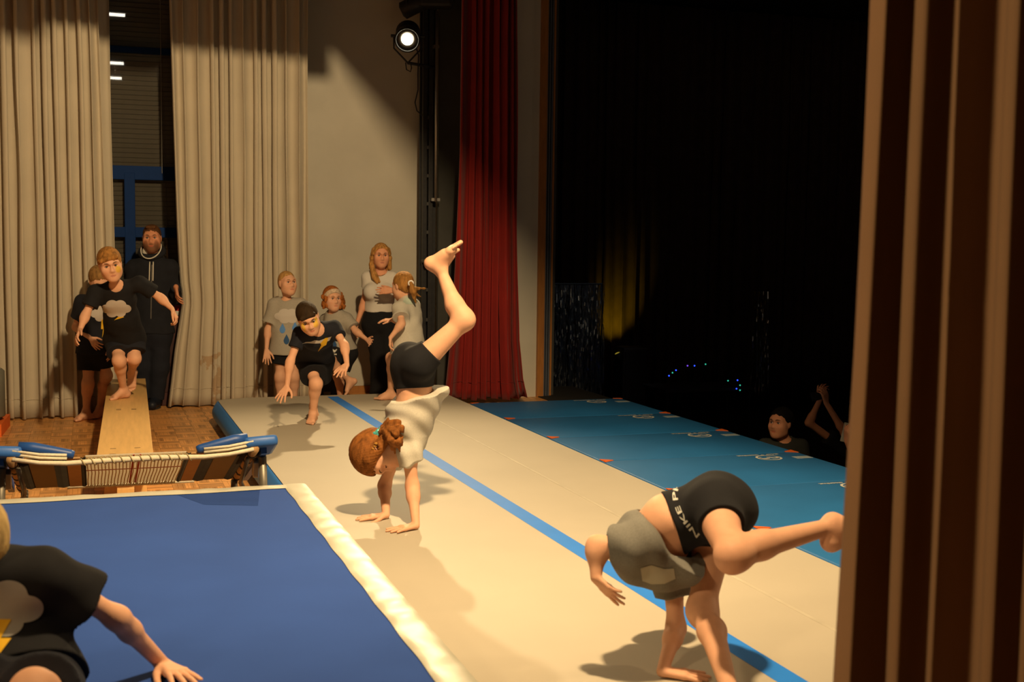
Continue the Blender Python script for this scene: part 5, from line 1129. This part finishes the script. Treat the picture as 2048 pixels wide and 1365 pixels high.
# --- girl bending into a cartwheel in the right foreground
def girl_i():
    Y = 3.95; J = joints(dict(pel=(1436, 1012, .0), wai=(1352, 1040, .0), che=(1298, 1092, .03), nb=(1296, 1122, .12), hc=(1330, 1112, .24), sL=(1266, 1094, -.10), sR=(1346, 1160, .10), eL=(1194, 1092, -.06), wL=(1192, 1156, -.10), eR=(1352, 1258, .06), wR=(1322, 1330, .03),
        hL=(1430, 1013, -.08), hR=(1430, 1050, .09), kL=(1464, 1114, -.36), aL=(1668, 1052, -.20), kR=(1404, 1222, -.04), aR=(1452, 1420, .06)), Y)
    S = 1.05; w_ = onz(1324, 1344, .226); J['wR'] = w_; J['aR'] = onz(1462, 1440, .208)+UZ*.07
    J['fp'] = V3(-.35, .1, -.93); J['fc'] = V3(-.1, .25, -.95)
    root = person(V3(J['aR'][0], J['aR'][1], .205), 'girl bending into a cartwheel in the foreground, black shorts and slipped grey shirt')
    hd = {'R': dict(d=to(w_, onz(1388, 1352, .217)), n=-UZ, curl=.03, spread=.30, L=.160, thumb=.7), 'L': dict(d=to(at(1192, 1156, 3.85), at(1216, 1180, 3.83)), n=V3(.5, .3, .2), curl=.12, spread=.42, L=.125, thumb=1.)}
    ft = {'R': dict(f=V3(-.8, -.5, 0), u=UZ), 'L': dict(f=to(at(1668, 1052, 3.75), at(1760, 1010, 3.75)), u=V3(-.25, .15, .9), k=1.05)}
    d = figure(root, J, S, V3(-.2, .5, -.8), V3(-.3, .75, .5)*-1*np.array([1, -1, 1]), .205, h=.0042, hands=hd, feet=ft, limb=1.0, thigh=1.2); face(root, d)
    hair(root, d, hairmat('hair_dark_brown', srgb(48, 34, 18)), line=(.30, .24), tilt=.7, nape=-.3, thick=.03)
    so, sd = shorts(root, d, M_BLK, fracs={'L': .40, 'R': .30}, top=1.1, t=.007, flare=.0, wr=.001, h=.0045)
    # waistband lettering running around the hip
    bvh = BVHTree.FromPolygons([Vector(v) for v in sd[0]], [tuple(q) for q in sd[1].tolist()]); o0 = Vector((0, 0, CAMH))
    def onb(px, py):
        h_ = bvh.ray_cast(o0, Vector(ray(px, py)).normalized()); return h_[0], h_[1]
    path = [(1404, 1072), (1389, 1058), (1375, 1041), (1364, 1023), (1357, 1005), (1355, 988), (1359, 972), (1369, 960), (1385, 953)]
    tm = text_mesh('NIKE PRO', 1., 2, 'LEFT', .012); xs = [v.co.x for v in tm.vertices]; x1 = max(xs); y0 = min(v.co.y for v in tm.vertices); y1 = max(v.co.y for v in tm.vertices)
    pp = np.array(path, float); cl = np.concatenate([[0], np.cumsum(np.linalg.norm(np.diff(pp, axis=0), axis=1))]); last = None
    for v in tm.vertices:
        s = (.02+.97*v.co.x/x1)*cl[-1]; P_ = lambda q: np.array([np.interp(q, cl, pp[:, 0]), np.interp(q, cl, pp[:, 1])])
        q = P_(s); e = P_(s+4)-P_(s-4); e = e/(np.linalg.norm(e)+1e-6); lf = np.array([e[1], -e[0]])
        q = q+lf*(v.co.y-y0)/(y1-y0)*10.5; h_, n_ = onb(q[0], q[1])
        if h_ is None: h_, n_ = last if last else (Vector(J['pel']), Vector(CAMV))
        last = (h_, n_); v.co = h_+n_*.002-root.location
    tm_o = link('waistband_lettering', tm, M_PW, so); tm_o['label'] = 'white waistband lettering'
    # slipped shirt: hollow, hanging from the chest
    che, wai, nb = J['che'], d['wai'], J['nb']; ax = to(che, wai); t = .018
    hang = [fc(at(1294, 1092, Y), at(1340, 1075, Y), .118, .140, CAMV, 1., .05), fc(at(1304, 1112, Y), at(1352, 1134, Y-.02), .105, .075, CAMV, 1.0, .05), rc(at(1340, 1128, Y-.05), at(1386, 1120, Y-.08), .065, .055, .05)]
    hn = to(at(1300, 1120, Y), at(1352, 1062, Y-.02)); gr = [([infl(p, t) for p in d['tor'][2:4]]+hang, [(at(1318, 1082, Y), hn)] and [(at(1343, 1056, Y), nrm(V3(.62, -.42, .74)))], 0.)]
    a, b = J['sL'], J['eL']; u = nrm(b-a); gr.append(([rc(a+u*-.02, a+u*.10, .075, .070, .02)], [(at(1229, 1092, Y-.06), nrm(u))], .04))
    a, b = J['sR'], J['eR']; u = nrm(b-a); gr.append(([rc(a, a+u*.08, .062, .060, .02)], [(a+u*.055, u)], .04))
    def fold(P):
        q = P-che.astype(np.float32); s1 = q@nrm(V3(.55, .1, -.8)).astype(np.float32); s2 = q@nrm(V3(.8, .2, .55)).astype(np.float32)
        return (.005*np.sin(s2*60+2*np.sin(s1*12))).astype(np.float32)
    ts, dt = solid_obj('t_shirt', root, M_DGREY, gr, .0045, disp=fold, shell=.010, subs=[fc(J['pel'], wai, .135, .125, CAMV, .9, .004), rc(wai, at(1318, 1085, Y), .125, .110, .004)])
    decal(root, ts, dt, [(-.05, -.02), (-.055, .02), (-.02, .03), (.02, .018), (.05, .02), (.055, -.012), (.02, -.028), (-.02, -.03)], at(1316, 1150, Y), RX, UZ, CAMV, mat('print_faded', (.36, .34, .27), .8, .1), 'cloud_print', lab='pale grey cloud print')
girl_i()
# --- child sitting on the landing mat at the lower left
def child_j():
    Y = 2.97; J = joints(dict(pel=(30, 1360, .0), wai=(20, 1300, .06), che=(14, 1210, .06), nb=(-22, 1146, .02), hc=(-84, 1086, -.04), sR=(-88, 1160, 0), sL=(88, 1150, .03), eL=(236, 1238, .14), wL=(322, 1318, .10), eR=(-170, 1260, 0), wR=(-120, 1330, -.2),
        hR=(-30, 1385, .0), hL=(85, 1388, .0), kR=(-70, 1384, -.40), aR=(-40, 1500, -.55), kL=(66, 1384, -.38), aL=(60, 1500, -.52)), Y)
    S = 1.10; J['wL'] = onz(326, 1330, .436); J['fc'] = V3(.05, -.99, -.1); J['fp'] = V3(.05, -.9, .3)
    root = person(V3(J['pel'][0], J['pel'][1], .42), 'child in black cloud t-shirt sitting on the blue landing mat, cut by the frame')
    hd = {'L': dict(d=to(J['wL'], onz(402, 1374, .433)), n=-UZ+V3(-.15, -.1, 0), curl=.10, spread=.30, L=.17, thumb=.6), 'R': dict(d=V3(.2, -.5, -.8), n=V3(1, 0, 0))}
    ft = {s: dict(f=V3(0, -1, 0), u=UZ) for s in 'LR'}
    d = figure(root, J, S, V3(-.75, -.65, 0), V3(0, -.02, 1), .225, h=.0045, hands=hd, feet=ft, limb=.90, thigh=1.15); face(root, d)
    hair(root, d, hairmat('hair_pale_blond', srgb(176, 150, 100)), line=(.30, .22), tilt=.68, nape=-.42, thick=.05)
    ts, dt = shirt(root, d, M_BLK, slv=.56, hem=.02, flare=.03, slf=.026, t=.018, h=.005, wr=.004); shorts(root, d, M_NAVY, frac=.45, flare=.02, t=.02, h=.006)
    decal(root, ts, dt, cloud_poly(.235, .155), at(-16, 1216, Y), RX, UZ, CAMV, mat('print_mid_grey', (.34, .33, .30), .8), 'cloud_print', lab='pale grey cloud print')
    decal(root, ts, dt, bolt_poly(.07, .11), at(-4, 1285, Y), RX, UZ, CAMV, M_PY, 'lightning_print', off=.004, lab='yellow lightning print')
child_j()
# --- audience below the stage edge
def viewer(tab, Y, S, hf, label, hm, top, hands=None, hh=.235, h=.009, hu=V3(0, 0, 1), smile=False):
    J = joints(tab, Y); root = person(V3(J['pel'][0], J['pel'][1], HZ), label)
    d = figure(root, J, S, hf, hu, hh, h=h, hands=hands, adult=True, limb=.92, skin=srgb(214, 150, 115)); face(root, d)
    hair(root, d, hm, line=(.28, .26), tilt=.72, nape=-.5, thick=.06, h=.009); shirt(root, d, top, slv=.5, hem=.05, t=.016, h=.011); trousers(root, d, M_BLK, h=.012)
    return root, d, J
sit = lambda x, y: dict(nb=(x, y), che=(x, y+42), wai=(x, y+85), pel=(x, y+122), sR=(x-36, y+18), sL=(x+36, y+18), hR=(x-16, y+124), hL=(x+16, y+124), kR=(x-18, y+118, -.42), kL=(x+18, y+118, -.42), aR=(x-18, y+205, -.40), aL=(x+18, y+205, -.40))
t1 = dict(sit(1566, 876), hc=(1562, 846, -.03), eR=(1526, 945), wR=(1545, 975, -.3), eL=(1608, 945), wL=(1588, 975, -.3))
viewer(t1, 10.1, 1.2, V3(-.72, -.68, .02), 'smiling woman with dark hair watching from below the stage edge', hairmat('hair_black', (.006, .005, .004), .2), mat('charcoal_jumper', (.03, .032, .028), .9), {'L': dict(d=V3(0, -1, -.1), n=-UZ, L=.17), 'R': dict(d=V3(0, -1, -.1), n=-UZ, L=.17)})
t2 = dict(sit(1724, 880), hc=(1722, 842), eR=(1618, 846, -.05), wR=(1640, 800, -.12), eL=(1690, 868, -.25), wL=(1652, 806, -.25)); t2['sR'] = (1690, 900, .0); t2['sL'] = (1742, 896, -.1)
r2, d2, J2 = viewer(t2, 10.3, 1.2, V3(-.5, -.85, .1), 'person raising both arms with a phone, half hidden by the wing curtain', hairmat('hair_black', (.006, .005, .004)), mat('dark_top', (.012, .012, .016), .9), {'R': dict(d=V3(.1, -.3, 1), n=V3(.5, .3, .2), curl=.6, L=.17), 'L': dict(d=V3(-.25, -.2, 1), n=V3(-.4, .4, .2), curl=.6, L=.17)})
ph = at(1640, 791, 10.08); po = thing('phone', ph, 'dark phone held up by the raised arms in the audience', 'phone'); MB().box((0, 0, 0), (.15, .009, .075), Matrix.Rotation(-.25, 3, 'Y'), .003).build('phone_body', mat('phone_black', (.01, .01, .012), .3), po); MB().box((0, .0055, 0), (.135, .002, .066), Matrix.Rotation(-.25, 3, 'Y')).build('phone_screen', mat('phone_screen', (.01, .012, .02), .15), po)
t3 = dict(sit(1756, 918), hc=(1758, 880), eR=(1712, 920, -.25), wR=(1694, 884, -.30), eL=(1770, 960), wL=(1752, 990, -.3))
viewer(t3, 9.55, 1.2, V3(-.4, -.9, 0), 'person behind the wing curtain with one hand and a pale phone showing', hairmat('hair_black', (.006, .005, .004)), mat('dark_green_top', (.02, .03, .012), .9), {'R': dict(d=V3(-.05, -.3, 1), n=V3(.6, .2, 0), curl=.7, L=.18)})
pp_ = at(1694, 866, 9.36); po = thing('phone', pp_, 'pale phone in the hand beside the wing curtain', 'phone'); MB().box((0, 0, 0), (.075, .009, .15), Matrix.Rotation(.2, 3, 'Y'), .003).build('phone_body', mat('phone_pale', (.35, .33, .28), .4), po); MB().box((0, .0055, 0), (.066, .002, .135), Matrix.Rotation(.2, 3, 'Y')).build('phone_screen', mat('phone_screen', (.01, .012, .02)), po)
